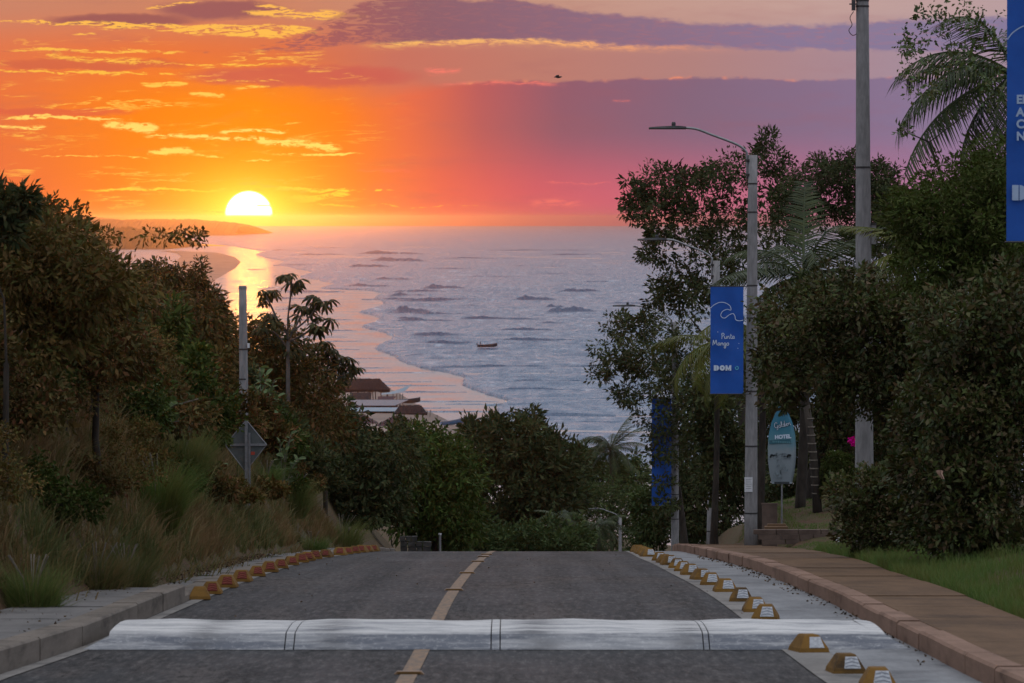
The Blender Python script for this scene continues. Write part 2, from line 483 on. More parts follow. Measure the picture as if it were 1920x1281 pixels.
def smooth_interp(xs, ys):
    h = np.diff(xs); dl = np.diff(ys) / h
    m = np.zeros(len(xs)); m[0], m[-1] = dl[0], dl[-1]
    for i in range(1, len(xs) - 1):
        if dl[i - 1] * dl[i] > 0:
            w1, w2 = 2 * h[i] + h[i - 1], h[i] + 2 * h[i - 1]
            m[i] = (w1 + w2) / (w1 / dl[i - 1] + w2 / dl[i])

    def f(q):
        q = np.clip(np.asarray(q, float), xs[0], xs[-1])
        i = np.clip(np.searchsorted(xs, q) - 1, 0, len(h) - 1)
        t = (q - xs[i]) / h[i]
        return ((1 + 2 * t) * (1 - t) ** 2 * ys[i] + t * (1 - t) ** 2 * h[i] * m[i] + t * t * (3 - 2 * t) * ys[i + 1] + t * t * (t - 1) * h[i] * m[i + 1])
    return f


road_z = smooth_interp(RD, RZ)
lerp = lambda xs, ys: (lambda q: np.interp(q, xs, ys))
x_left = lerp([0, 42, 48, 60, 95, 118, 150, 190, 363], [-5.4, -4.5, -4.25, -4.05, -4.0, -3.45, -2.9, -2.2, -.4])
x_mid = lerp([0, 40, 62, 118, 150, 190, 363], [-1.08, -.91, -.80, -.48, .1, .9, 2.7])
x_block = lerp([0, 42, 54, 77, 98, 118, 150, 190, 363], [3.1, 2.9, 2.86, 2.78, 2.81, 3.0, 3.6, 4.4, 6.2])
x_right = lerp([0, 48, 65, 80, 100, 118, 150, 190, 363], [4.0, 3.95, 3.9, 3.98, 3.95, 4.05, 4.7, 5.5, 7.3])
x_walk_l = lerp([0, 42, 53, 65, 80, 400], [-6.6, -5.95, -5.6, -4.85, -4.7, -4.0])
x_walk_r = lerp([0, 52, 69, 80, 100, 104, 130, 150, 190, 363], [5.2, 5.36, 5.42, 5.75, 6.0, 5.85, 5.85, 7, 7.6, 9.4])
x_shore = lerp([0, 120, 200, 300, 450, 600, 800, 1012, 1900, 2700, 5000, 9000], [120, 110, 100, 95, 80, 30, -25, -75, -190, -260, -420, -900])


def sst(t):
    t = np.clip(t, 0, 1); return t * t * (3 - 2 * t)


def hashn(x, y, s=1.0):
    return (np.sin(x * 1.7 * s + y * 0.6 * s) + np.sin(x * 0.7 * s - y * 1.3 * s + 1.7) + np.sin(x * 2.9 * s + y * 2.1 * s + .4) * .5) / 2.5


def ground(x, d):
    x = np.asarray(x, float); d = np.asarray(d, float)
    rz = road_z(d)
    tl = x_walk_l(d) - x
    tr = x - x_walk_r(d)
    bump = hashn(x, d, .8) * .12 * sst(np.maximum(tl, tr) / 2)
    hl = np.interp(d, [0, 40, 130, 200, 300], [3.2, 3.2, 3.0, 2.2, .6])
    z = rz + np.where(tl > 0, .12 + (hl - .12) * sst(tl / 2.3 + .12)  + .03 * np.maximum(tl - 4, 0), 0)
    z = z + np.where(tr > 0, .14 + .25 * sst(tr / 2.5) + np.interp(d, [99, 104.5, 106.5, 120, 130], [0, .06, .36, 1.0, 1.0]) * sst((tr - .05) / .5) + .02 * np.maximum(tr, 0), 0)
    z = np.where((tl <= 0) & (tr <= 0), rz - .06, z + bump)
    # out to the sides the spur falls to the sea on the right
    s = sst((x_shore(d) - x) / 60.0 + .1)
    return -41.2 + (z + 41.2) * s


def gz(x, d): return float(ground(x, d))


# ------------------------------------------------------------------ ground materials
def mat_soil():
    m, nt, out = new_mat('soil')
    p, x, y, z = world_xyz(nt)
    n = noise(nt, p, 1.3, 6.0, 0.65); n2 = noise(nt, p, 9.0, 4.0)
    c = mixc(nt, n.ss(.35, .65), (.075, .042, .026, 1), (.06, .058, .026, 1))
    c = mixc(nt, n2.ss(.4, .7) * .5, c, (.12, .075, .05, 1))
    principled(nt, out, c, .95, .1, 0, n2, .6, .06)
    return m


def mat_asphalt():
    m, nt, out = new_mat('asphalt')
    p, x, y, z = world_xyz(nt)
    streak = noise(nt, comb(nt, x * 2.2, y * 0.045), 1.0, 5.0, .6)
    patch = noise(nt, comb(nt, x * .5, y * .12, 4.0), 1.0, 4.0, .6)
    fine = noise(nt, comb(nt, x * 13.0, y * 1.3), 1.0, 4.0, .85)
    c = mixc(nt, streak.ss(.35, .65), (.022, .0212, .0212, 1), (.042, .039, .038, 1))
    c = mixc(nt, patch.ss(.48, .62) * .85, c, (.074, .064, .060, 1))
    # worn wheel tracks
    for tx in (-2.9, -1.75, .2, 1.7):
        g = ((x - y * .002 - tx) / .22).gauss() * patch.ss(.35, .6) * .35
        c = mixc(nt, g, c, (.085, .073, .068, 1))
    # oil along the lane centres and a few cracks
    for tx in (-2.35, 1.0):
        g = ((x - y * .002 - tx) / .3).gauss() * streak.ss(.3, .7) * .5
        c = mixc(nt, g, c, (.018, .0175, .018, 1))
    c = mixc(nt, fine.ss(.5, .66) * .6, c, (.125, .115, .11, 1))
    c = mixc(nt, fine.ss(.5, .36) * .8, c, (.007, .007, .0075, 1))
    vo = nt.nodes.new('ShaderNodeTexVoronoi'); vo.feature = 'DISTANCE_TO_EDGE'
    wv = noise(nt, p, 1.2, 4.0, .7)
    nt.links.new(comb(nt, x * .45 + wv * 1.2, y * .09 + wv * .8).s, vo.inputs['Vector']); vo.inputs['Scale'].default_value = 1.0
    c = mixc(nt, X(nt, vo.outputs[0]).ss(.02, .004) * patch.ss(.42, .6) * .8, c, (.006, .006, .006, 1))
    rough = (streak + patch).ss(.7, 1.3, .5, .74)
    principled(nt, out, c, rough, .03, 0, fine, .35, .012)
    return m


def mat_concrete(name, c1, c2, stain=(.06, .055, .05), k=.5, grain=1.0, rough=.8):
    m, nt, out = new_mat(name)
    p, x, y, z = world_xyz(nt)
    n = noise(nt, comb(nt, x * 1.4, y * .35, z), 1.0, 6.0, .65)
    f = noise(nt, comb(nt, x * 14.0, y * 3.0, z * 22.0), 1.0, 6.0, .78)
    s = noise(nt, comb(nt, x * .8, y * .9, z * 3.0 + 2.0), 1.0, 5.0, .6)
    c = mixc(nt, n.ss(.3, .7), c1 + (1,), c2 + (1,))
    c = mixc(nt, s.ss(.5, .72) * k, c, stain + (1,))
    c = mixc(nt, f.ss(.45, .75) * .35 * grain, c, tuple(q * 1.35 for q in c2) + (1,))
    c = mixc(nt, f.ss(.45, .25) * .4 * grain, c, tuple(q * .5 for q in c1) + (1,))
    principled(nt, out, c, rough, .06, 0, f, .4, .01)
    return m


def mat_yellow_line():
    m, nt, out = new_mat('yellow_line')
    p, x, y, z = world_xyz(nt)
    n = noise(nt, comb(nt, x * 14.0, y * 2.0), 1.0, 5.0, .7)
    c = mixc(nt, n.ss(.38, .66), (.21, .125, .065, 1), (.11, .08, .055, 1))
    principled(nt, out, c, .7, .3, 0, n, .2, .01)
    return m


M['soil'] = mat_soil()
M['asphalt'] = mat_asphalt()
M['kerb'] = mat_concrete('kerb', (.17, .105, .075), (.24, .15, .11), (.07, .042, .032), .7)
M['kerb_l'] = mat_concrete('kerb_left', (.13, .112, .095), (.19, .16, .135), (.05, .042, .036), .65)
M['walk'] = mat_concrete('walk', (.098, .060, .035), (.14, .085, .050), (.05, .033, .024), .7)
M['walk_l'] = mat_concrete('walk_left', (.12, .115, .112), (.17, .16, .155), (.07, .065, .06), .7)
M['lane'] = mat_concrete('lane', (.15, .153, .16), (.235, .238, .245), (.085, .086, .09), .7)
def mat_bump():
    m, nt, out = new_mat('bump')
    p, x, y, z = world_xyz(nt)
    zr = z + y * .0445
    n = noise(nt, comb(nt, x * 1.1, y * 5.0, zr * 16.0), 1.0, 6.0, .68)
    s_ = noise(nt, comb(nt, x * .55, y * 1.6, zr * 5.0 + 4.0), 1.0, 5.0, .65)
    f = noise(nt, comb(nt, x * 16.0, y * 9.0, zr * 30.0), 1.0, 6.0, .8)
    c = mixc(nt, n.ss(.25, .72), (.17, .18, .20, 1), (.38, .38, .385, 1))
    c = mixc(nt, s_.ss(.44, .56) * .85, c, (.10, .11, .135, 1))
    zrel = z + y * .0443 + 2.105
    top_mask = (zrel + (n - .5) * .05 + (s_ - .5) * .05).ss(.135, .155)  # paler base colour above a set height over the road, edge broken by noise
    c = mixc(nt, top_mask * s_.ss(.75, .45), c, (.55, .54, .53, 1))
    c = mixc(nt, top_mask * n.ss(.46, .62) * .75, c, (.27, .275, .29, 1))
    c = mixc(nt, f.ss(.5, .75) * .5, c, (.62, .62, .62, 1))
    c = mixc(nt, f.ss(.45, .25) * .45, c, (.10, .10, .11, 1))
    for tx in (-3.0, -1.75, .25, 1.7):
        g = ((x - tx + (s_ - .5) * .5) / .2).gauss() * n.ss(.3, .6) * .6
        c = mixc(nt, g, c, (.07, .07, .075, 1))
    principled(nt, out, c, .8, .12, 0, f, .6, .015)
    return m


M['bump'] = mat_bump()
M['edge_line'] = mat_concrete('edge_line', (.15, .14, .13), (.22, .205, .19), (.05, .05, .05), .8)
M['yellow_line'] = mat_yellow_line()
M['block_yellow'] = mat_concrete('block_yellow', (.115, .062, .019), (.19, .102, .027), (.04, .028, .018), .95)
M['block_red'] = mat_concrete('block_red', (.085, .02, .015), (.125, .027, .019), (.04, .015, .012), .8)
M['reflector'] = plain('reflector', (.22, .235, .26), (.36, .38, .41), 30, .35, .6)
M['chevron_dark'] = plain('chevron_dark', (.12, .13, .16), (.16, .17, .2), 30, .5)
M['stud'] = plain('stud', (.10, .05, .02), (.2, .1, .03), 30, .5)

# ------------------------------------------------------------------ terrain
ds = np.concatenate([np.arange(4, 150, 1.5), np.arange(150, 420, 6), np.arange(420, 1100, 20), np.geomspace(1100, 2200, 12)])
xs = np.concatenate([-np.geomspace(600, 16, 26), np.arange(-15, 15.01, .5), np.geomspace(16, 240, 22)])
DX, DD = np.meshgrid(xs, ds)
DZ = ground(DX, DD)
vv = np.stack([DX, DD, DZ], -1).reshape(-1, 3)
nx_, ny_ = len(xs), len(ds)
ii = (np.arange(ny_ - 1)[:, None] * nx_ + np.arange(nx_ - 1)[None]).ravel()
terr = np_mesh('terrain', vv, quads=np.stack([ii, ii + 1, ii + nx_ + 1, ii + nx_], -1))
terr.polygons.foreach_set('use_smooth', [True] * len(terr.polygons))
tag(link('terrain', terr, M['soil']), kind='structure')


def ribbon(name, xa, xb, dz, d0, d1, mat, step=1.5, nx=2, crown=0.0, parent=None, kind='structure'):
    rows = []
    n = max(2, int((d1 - d0) / step) + 1)
    for d in np.linspace(d0, d1, n):
        a, b, z = float(xa(d)), float(xb(d)), float(road_z(d))
        rows.append([(a + (b - a) * t, d, z + dz + crown * 4 * t * (1 - t)) for t in np.linspace(0, 1, nx)])
    o = MB().sheet(rows).build(name, mat, parent, True)
    if parent is None: tag(o, kind=kind)
    return o


off = lambda f, o: (lambda d: f(d) + o)
ribbon('road', off(x_left, -.12), off(x_right, .12), 0.0, 3, 420, M['asphalt'], 1.5, 9)
ribbon('bicycle_lane', off(x_block, .17), off(x_right, .06), .006, 3, 200, M['lane'])
ribbon('edge_line', off(x_block, -.26), off(x_block, .165), .008, 3, 200, M['edge_line'])
ribbon('edge_line', off(x_left, .02), off(x_left, .17), .008, 3, 200, M['edge_line'])
ribbon('centre_line', off(x_mid, -.075), off(x_mid, .075), .008, 3, 200, M['yellow_line'])

# kerbs and pavements, stone by stone
KH = .19


def slab(name, xa, xb, d0, d1, z0, z1, mat, parent, n=2, bev=.015):
    mb = MB()
    dd = np.linspace(d0, d1, n)
    rows = []
    for d in dd:
        a, b, z = float(xa(d)), float(xb(d)), float(road_z(d))
        rows.append([(a, d, z + z0), (a, d, z + z1 - bev), (a + bev, d, z + z1), (b - bev, d, z + z1), (b, d, z + z1 - bev), (b, d, z + z0)])
    mb.sheet(rows)
    mb.f.append(tuple(range(6))[::-1]); o = (n - 1) * 6; mb.f.append(tuple(o + k for k in range(6)))
    return mb.build(name, mat, parent)


kr = tag(ribbon('kerb_bedding', off(x_right, .03), off(x_right, .2), .01, 8, 150, M['kerb']), kind='structure')
kr.name = 'kerb_right'
d = 30.0
rk = random.Random(3)
while d < 130:
    L = rk.choice([2.35, 2.45, 2.55]); j = rk.uniform(-.012, .012)
    slab('kerb_stone', off(x_right, j), off(x_right, .26 + j), d, d + L - .03, -.05, KH + rk.uniform(-.008, .008), M['kerb'], kr, 3, .025)
    d += L
kl = ribbon('kerb_bedding', off(x_left, -.2), off(x_left, -.03), .01, 8, 150, M['kerb_l']); kl.name = 'kerb_left'
d = 30.0
while d < 130:
    L = rk.choice([2.9, 3.0, 3.1]); j = rk.uniform(-.012, .012)
    top = KH + rk.uniform(-.008, .008) + (0.03 if d < 58 else -.09)
    slab('kerb_stone', off(x_left, -.3 + j), off(x_left, j), d, d + L - .03, -.05, top, M['kerb_l'], kl, 3, .02)
    d += L
wr = ribbon('pavement_bedding', off(x_right, .3), off(x_walk_r, -.05), .08, 8, 150, M['walk']); wr.name = 'pavement_right'
d = 30.0
while d < 128:
    L = rk.uniform(2.9, 3.3); h = rk.uniform(-.006, .006)
    slab('slab', off(x_right, .275), x_walk_r, d, d + L - .02, .02, KH - .015 + h, M['walk'], wr, 3, .012)
    d += L
wl = ribbon('pavement_bedding', off(x_walk_l, .05), off(x_left, -.33), .04, 8, 150, M['walk_l']); wl.name = 'pavement_left'
d = 30.0
while d < 128:
    L = rk.uniform(3.2, 3.6); h = rk.uniform(-.006, .006)
    slab('slab', x_walk_l, off(x_left, -.315), d, d + L - .02, -.02, (KH - .01 if d < 58 else .09) + h, M['walk_l'], wl, 3, .012)
    d += L

# ------------------------------------------------------------------ speed bump: four cast slabs with double joints
sb_d0, sb_d1 = 47.3, 50.9
sbz = lambda d: float(road_z(d))
bumpt = thing('speed_bump', (0, 49, sbz(49)), 'pale worn concrete speed bump laid right across the road', 'speed bump')
prof = [(0, 0.004), (.02, .02), (.36, .150), (.42, .160), (1.0, .187), (1.7, .205), (2.4, .2), (2.9, .185), (2.98, .175), (3.55, .02), (3.6, .004)]


def bump_slab(xa, xb, endl, endr, base=False, inset=0.0):
    xsn = list(np.linspace(xa, xb, 9))
    mb = MB(); rows = []
    for (t, h) in prof:
        row = []
        k = h / .205
        for i, x in enumerate(xsn):
            xx = x
            if i == 0 and endl: xx = xa + .42 * k
            if i == 8 and endr: xx = xb - .42 * k
            wob = .008 * math.sin(x * 3.1) * k + .006 * math.sin(x * 7.7 + t) * k
            row.append((xx, sb_d0 + t, sbz(sb_d0 + t) + max(.004, h + wob - inset)))
        rows.append(row)
    mb.sheet(rows)
    for side in (0, -1):
        pts = [r[side] for r in rows]
        lowp = [(p[0] + (0 if not ((side == 0 and endl) or (side == -1 and endr)) else (-.42 if side == 0 else .42) * prof[i][1] / .205), p[1], sbz(p[1]) + .003) for i, p in enumerate(pts)]
        mb.sheet([pts, lowp])
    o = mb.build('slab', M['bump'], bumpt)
    o.location = -bumpt.location
    return o


joints = [-4.19, -2.22, -2.12, -.21, -.11, 1.86, 1.93, 3.9]
for a, b in ((0, 1), (2, 3), (4, 5), (6, 7)):
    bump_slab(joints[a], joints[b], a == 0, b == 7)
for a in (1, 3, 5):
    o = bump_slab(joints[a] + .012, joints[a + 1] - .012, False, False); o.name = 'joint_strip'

# ------------------------------------------------------------------ lane separator blocks
def block_mesh():
    # L along the road, W across; chamfered trapezoid, long axis = y
    mb = MB()
    L, W, H = .74, .34, .19
    for k in (0,):
        low = [(-W / 2, -L / 2, 0), (W / 2, -L / 2, 0), (W / 2, L / 2, 0), (-W / 2, L / 2, 0)]
        mid_ = [(-W / 2 + .01, -L / 2 + .015, .045), (W / 2 - .01, -L / 2 + .015, .045), (W / 2 - .01, L / 2 - .015, .045), (-W / 2 + .01, L / 2 - .015, .045)]
        up = [(-W * .27, -L * .30, H - .02), (W * .27, -L * .30, H - .02), (W * .27, L * .30, H - .02), (-W * .27, L * .30, H - .02)]
        top_ = [(-W * .22, -L * .26, H), (W * .22, -L * .26, H), (W * .22, L * .26, H), (-W * .22, L * .26, H)]
        o = len(mb.v)
        for r in (low, mid_, up, top_): mb.v.extend(r)
        for i in range(3):
            for k2 in range(4):
                mb.f.append((o + i * 4 + k2, o + i * 4 + (k2 + 1) % 4, o + (i + 1) * 4 + (k2 + 1) % 4, o + (i + 1) * 4 + k2))
        mb.f.append((o + 12, o + 13, o + 14, o + 15)); mb.f.append((o + 3, o + 2, o + 1, o))
    return mb.mesh('block_body')


def chevron_meshes():
    # plate on the sloping face towards the camera, with chevron strips standing 2 mm proud
    a = Vector((.03, -.357, .05)); b = Vector((.03, -.227, .165))
    nrm = Vector((0, -(b - a).z, (b - a).y)).normalized()
    if nrm.y > 0: nrm = -nrm
    plate = MB()
    wa, wb = .085, .06
    pts = [a + Vector((-wa, 0, 0)), a + Vector((wa, 0, 0)), b + Vector((wb, 0, 0)), b + Vector((-wb, 0, 0))]
    plate.add([p + nrm * .003 for p in pts] + [p - nrm * .004 for p in pts], [(0, 1, 2, 3), (0, 4, 5, 1), (1, 5, 6, 2), (2, 6, 7, 3), (3, 7, 4, 0)])
    ch = MB()
    for k in range(3):
        t0 = .08 + k * .3
        def pt(s, t):
            w = wa + (wb - wa) * t
            return a + (b - a) * t + Vector((s * w * .92, 0, 0)) + nrm * .006
        for sgn in (-1, 1):
            ch.add([pt(0, t0 + .14), pt(sgn, t0), pt(sgn, t0 + .09), pt(0, t0 + .23)], [(0, 1, 2, 3)])
    return plate.mesh('plate'), ch.mesh('chevron')


BM = block_mesh(); PL, CH = chevron_meshes()
BMr = BM.copy()


def place_block(x, d, red, label, group, lift=0.0, rz=0.0):
    t = thing('lane_separator', (x, d, float(road_z(d)) + .009 + lift), label, 'lane block', group, rz)
    sl = math.atan((road_z(d + .5) - road_z(d - .5)) / 1.0)
    t.rotation_euler = (sl, 0, rz); k_ = .86 * rk.uniform(.93, 1.05); t.scale = (k_, k_, k_)
    link('body', BM, M['block_yellow'], t)
    link('reflector_plate', PL if not red else PLr, M['reflector'] if not red else M['block_red'], t)
    link('chevron', CH if not red else CHr, M['chevron_dark'] if not red else M['chevron_red'], t)
    return t


PLr, CHr = PL.copy(), CH.copy()
PL.materials.append(M['reflector']); CH.materials.append(M['chevron_dark'])
M['chevron_red'] = plain('chevron_red', (.16, .03, .02), (.22, .04, .025), 20, .7)
ORD = ['first', 'second', 'third', 'fourth', 'fifth', 'sixth', 'seventh', 'eighth', 'ninth', 'tenth', 'eleventh', 'twelfth', 'thirteenth', 'fourteenth', 'fifteenth', 'sixteenth', 'seventeenth', 'eighteenth', 'nineteenth', 'twentieth', 'twenty-first', 'twenty-second', 'twenty-third', 'twenty-fourth']


def inv_road(py, lo=30, hi=126):
    for _ in range(50):
        m_ = (lo + hi) / 2
        yy = 409 + F * (-road_z(m_) / m_)
        if yy > py: lo = m_
        else: hi = m_
    return (lo + hi) / 2


near_lbl = ['yellow lane block with plain weathered face, just before the speed bump', 'yellow lane block with white chevron, second before the speed bump', 'yellow lane block cut by the bottom of the picture, nearest on the right']
for i, (px, py) in enumerate([(1512, 1226), (1582, 1266), (1650, 1296)]):
    d = inv_road(py) + .25
    t = place_block(float(x_block(d)) - .02 + .06 * i, d, False, near_lbl[i], 'yellow lane blocks on the right', rz=[.12, .05, -.03][i])
    if i == 0:
        for c in list(t.children):
            if c.name.startswith('chevron'): bpy.data.objects.remove(c)
ys_r = [1166, 1150, 1130, 1112, 1099, 1089, 1080, 1073, 1067, 1061, 1057, 1053]
prev = None
for i, py in enumerate(ys_r):
    d = inv_road(py) + .25
    place_block(float(x_block(d)) + rk.uniform(-.02, .02), d, False, f'yellow lane block with white chevron, {ORD[i]} beyond the speed bump on the right', 'yellow lane blocks on the right', rz=rk.uniform(-.10, .10))
for i in range(6):
    d = 100.5 + i * 3.2
    place_block(float(x_block(d)) - .02, d, False, f'small far yellow lane block, {ORD[i]} of the last row before the crest on the right', 'yellow lane blocks on the right', rz=rk.uniform(-.10, .10))
ys_l = [1125, 1115, 1103, 1092, 1082, 1074, 1067, 1061, 1056, 1052, 1048.5, 1046, 1043.5]
for i, py in enumerate(ys_l):
    d = inv_road(py)
    if py < 1050: d = 89 + (i - 9) * 3.4
    lb = 'yellow lane block with no red face, nearest on the left against the kerb end' if i == 0 else f'yellow lane block with red face, {ORD[i - 1]} of the row along the left kerb'
    t = place_block(float(x_left(d)) + .10, d, True, lb, 'red and yellow lane blocks on the left', rz=rk.uniform(-.10, .10))
    if i == 0:
        for c in list(t.children):
            if c.name.split('.')[0] != 'body': bpy.data.objects.remove(c)
for i in range(6):
    d = 104 + i * 2.8
    place_block(float(x_left(d)) + .10, d, True, f'small far red-faced lane block, {ORD[i]} of the last left row before the crest', 'red and yellow lane blocks on the left', rz=rk.uniform(-.10, .10))

# raised studs across the centre line
stm = MB(); stm.box((0, 0, .012), (.26, .10, .024), 0, .8); sme = stm.mesh('stud_body')
arm = MB(); arm.box((0, -.052, .013), (.20, .006, .014)); ame = arm.mesh('stud_face')
stud_names = ['nearest, before the speed bump', 'first beyond the speed bump', 'second beyond the speed bump', 'third beyond the speed bump', 'fourth beyond the speed bump', 'last before the crest']
for (py, nm) in zip([1267, 1109, 1077, 1055, 1046, 1041.5], stud_names):
    d = inv_road(py)
    t = thing('road_stud', (float(x_mid(d)), d, float(road_z(d)) + .009), 'orange road stud on the centre line, ' + nm, 'road stud', 'studs along the centre line')
    link('body', sme, M['stud'], t); link('reflector', ame, M['block_yellow'], t)

# ------------------------------------------------------------------ sea, wet sand, waves
def mat_sea():
    m, nt, out = new_mat('sea_water')
    p, x, y, z = world_xyz(nt)
    sw = noise(nt, comb(nt, x * .030, y * .010), 1.0, 5.0, .65)
    ch = noise(nt, comb(nt, x * .30, y * .085, 3.0), 1.0, 5.0, .75)
    rp = noise(nt, comb(nt, x * 1.3, y * .30, 7.0), 1.0, 3.0, .7)
    h = sw * 2.0 + ch * 1.6 + rp * .5
    foam = noise(nt, comb(nt, x * .07, y * .022, 11.0), 1.0, 7.0, .72, .6)
    c = mixc(nt, foam.ss(.57, .67) * .8, (.065, .12, .20, 1), (.48, .55, .64, 1))
    b = principled(nt, out, c, ch.ss(.35, .65, .18, .42), .5, 0, h, 1.0, 1.5)
    b.inputs['IOR'].default_value = 1.33
    return m


def mat_wet():
    m, nt, out = new_mat('wet_sand')
    p, x, y, z = world_xyz(nt)
    n = noise(nt, comb(nt, x * .06, y * .03), 1.0, 5.0, .65)
    rp = noise(nt, comb(nt, x * .35, y * .12, 3.0), 1.0, 4.0, .7)
    c = mixc(nt, n.ss(.35, .65), (.05, .045, .042, 1), (.07, .062, .056, 1))
    b = principled(nt, out, c, n.ss(.35, .65, .15, .26), .8, 0, rp, .2, .25)
    b.inputs['IOR'].default_value = 1.6
    return m


def mat_sand():
    m, nt, out = new_mat('dry_sand')
    p, x, y, z = world_xyz(nt)
    n = noise(nt, comb(nt, x * .05, y * .02), 1.0, 6.0, .65)
    c = mixc(nt, n.ss(.35, .65), (.16, .12, .10, 1), (.24, .18, .15, 1))
    principled(nt, out, c, .9, .2, 0, n, .3, .3)
    return m


M['sea'] = mat_sea(); M['wet'] = mat_wet(); M['sand'] = mat_sand()
M['foam'] = plain('foam', (.40, .42, .46), (.6, .6, .63), 2, .8, .3)

# wet sand: the sheet under everything near the water's edge
wet_out = []
for dd_ in (300, 450, 600, 800, 1000, 1300, 1700, 2200, 2800, 3600, 4600, 5600, 7000):
    xs_ = float(x_shore(dd_))
    wet_out.append([(xs_ - 120 - dd_ * .02, dd_, SEA_Z + .0), (xs_ - 30, dd_, SEA_Z), (xs_ + 60, dd_, SEA_Z), (xs_ + 200 + dd_ * .12, dd_, SEA_Z)])
wet_o = tag(MB().sheet(wet_out).build('wet_sand', M['wet']), kind='structure')

# the front of the swash, from near to far, as the photograph shows it
front_px = [(985, 900), (960, 850), (940, 815), (925, 790), (929, 771), (945, 759), (959, 752), (930, 744), (900, 735), (866, 722), (873, 708), (840, 699), (790, 690), (755, 679), (740, 668),
            (715, 660), (702, 653), (722, 643), (740, 634), (722, 624), (676, 613), (700, 606), (718, 598), (700, 592), (672, 586), (700, 579), (724, 572), (712, 563), (703, 557), (730, 551),
            (690, 545), (640, 543), (600, 541), (630, 532), (590, 524), (560, 520), (585, 511), (550, 503), (520, 497), (535, 490), (500, 484), (478, 478), (500, 472), (470, 467), (440, 462), (400, 459), (340, 456), (300, 450)]
SZ = SEA_Z + .06
front = [G(px, py, SZ) for px, py in front_px]
# refine with small wobble
fr = []
rf = random.Random(9)
for a, b in zip(front[:-1], front[1:]):
    n = 7
    for k in range(n):
        t = k / n
        q = a.lerp(b, t)
        q.x += rf.uniform(-1, 1) * .0006 * q.y * math.sin(math.pi * t) ; fr.append(q)
fr.append(front[-1])
fr.sort(key=lambda q: 0)
# the water as real swell: rows about one photo line apart, from the swash front out to the right
fy = np.array([q.y for q in fr]); fx_ = np.array([q.x for q in fr])
rngs = np.random.default_rng(77)
NW = 46
lam = np.exp(rngs.uniform(np.log(5.0), np.log(70.0), NW))
ang = rngs.normal(0, .32, NW) + math.radians(78)
kx, ky = np.cos(ang) * 2 * np.pi / lam, np.sin(ang) * 2 * np.pi / lam
am = .0062 * lam ** .93; phw = rngs.uniform(0, 6.283, NW)


def swell(x, y):
    z = np.zeros_like(x)
    for i in range(NW): z += am[i] * np.sin(kx[i] * x + ky[i] * y + phw[i])
    patch_ = .65 + .35 * np.sin(x * .021 + y * .004 + 1) * np.sin(y * .0093 - x * .006)
    return z * patch_


def sea_grid(ys_, u_pts):
    x0 = np.interp(ys_, fy, fx_)
    x1 = ys_ * .058 + 30
    X_ = x0[:, None] + (x1 - x0)[:, None] * u_pts[None]
    Y_ = np.repeat(ys_[:, None], len(u_pts), 1)
    edge_ = sst((X_ - x0[:, None]) / (6 + ys_[:, None] * .004))
    Z_ = SZ + .02 + (swell(X_, Y_) + .28) * (.15 + .85 * edge_) * np.interp(Y_, [700, 2500, 6000], [1, .9, .6])
    Z_[:, 0] = SEA_Z + .015; Z_[:, 1] = SZ + .50 + .0001 * ys_; Z_[:, 2] = np.maximum(Z_[:, 2], SZ + .25)
    return np.stack([X_, Y_, Z_], -1)


pys = np.arange(900, 450, -.62)
ysg = -SEA_Z * F / (pys - 409.0)
ysg = np.clip(ysg, fy.min(), fy.max())
ysg = np.unique(ysg)
up_ = np.concatenate([[0, .004], np.linspace(.012, 1, 230)])
grid = sea_grid(ysg, up_)
R_, C_ = grid.shape[:2]
ii = (np.arange(R_ - 1)[:, None] * C_ + np.arange(C_ - 1)[None]).ravel()
sme_ = np_mesh('sea', grid.reshape(-1, 3), quads=np.stack([ii, ii + 1, ii + C_ + 1, ii + C_], -1))
sme_.polygons.foreach_set('use_smooth', [True] * len(sme_.polygons))
sea = tag(link('sea', sme_, M['sea']), kind='structure')
sea_mb = MB()
rows = [[tuple(grid[-1, 0])]]
lastx, lasty = rows[-1][0][0], rows[-1][0][1]
SEA_END = 24400.0
# open water beyond and to the right
tail = []
for yy in np.geomspace(lasty + 1, SEA_END, 14):
    tail.append([(-yy * .11 - 60, yy, SZ - .004), (0, yy, SZ - .004), (400 + yy * .35, yy, SZ - .004), (yy * .8 + 2500, yy, SZ - .004)])
sea_mb.sheet(tail)
side = []
for yy in np.geomspace(250, lasty + 1, 12):
    side.append([(yy * .055 + 26, yy, SZ - .008), (yy * .8 + 2500, yy, SZ - .008)])
sea_mb.sheet(side)
tag(sea_mb.build('open_sea', M['sea']), kind='structure')


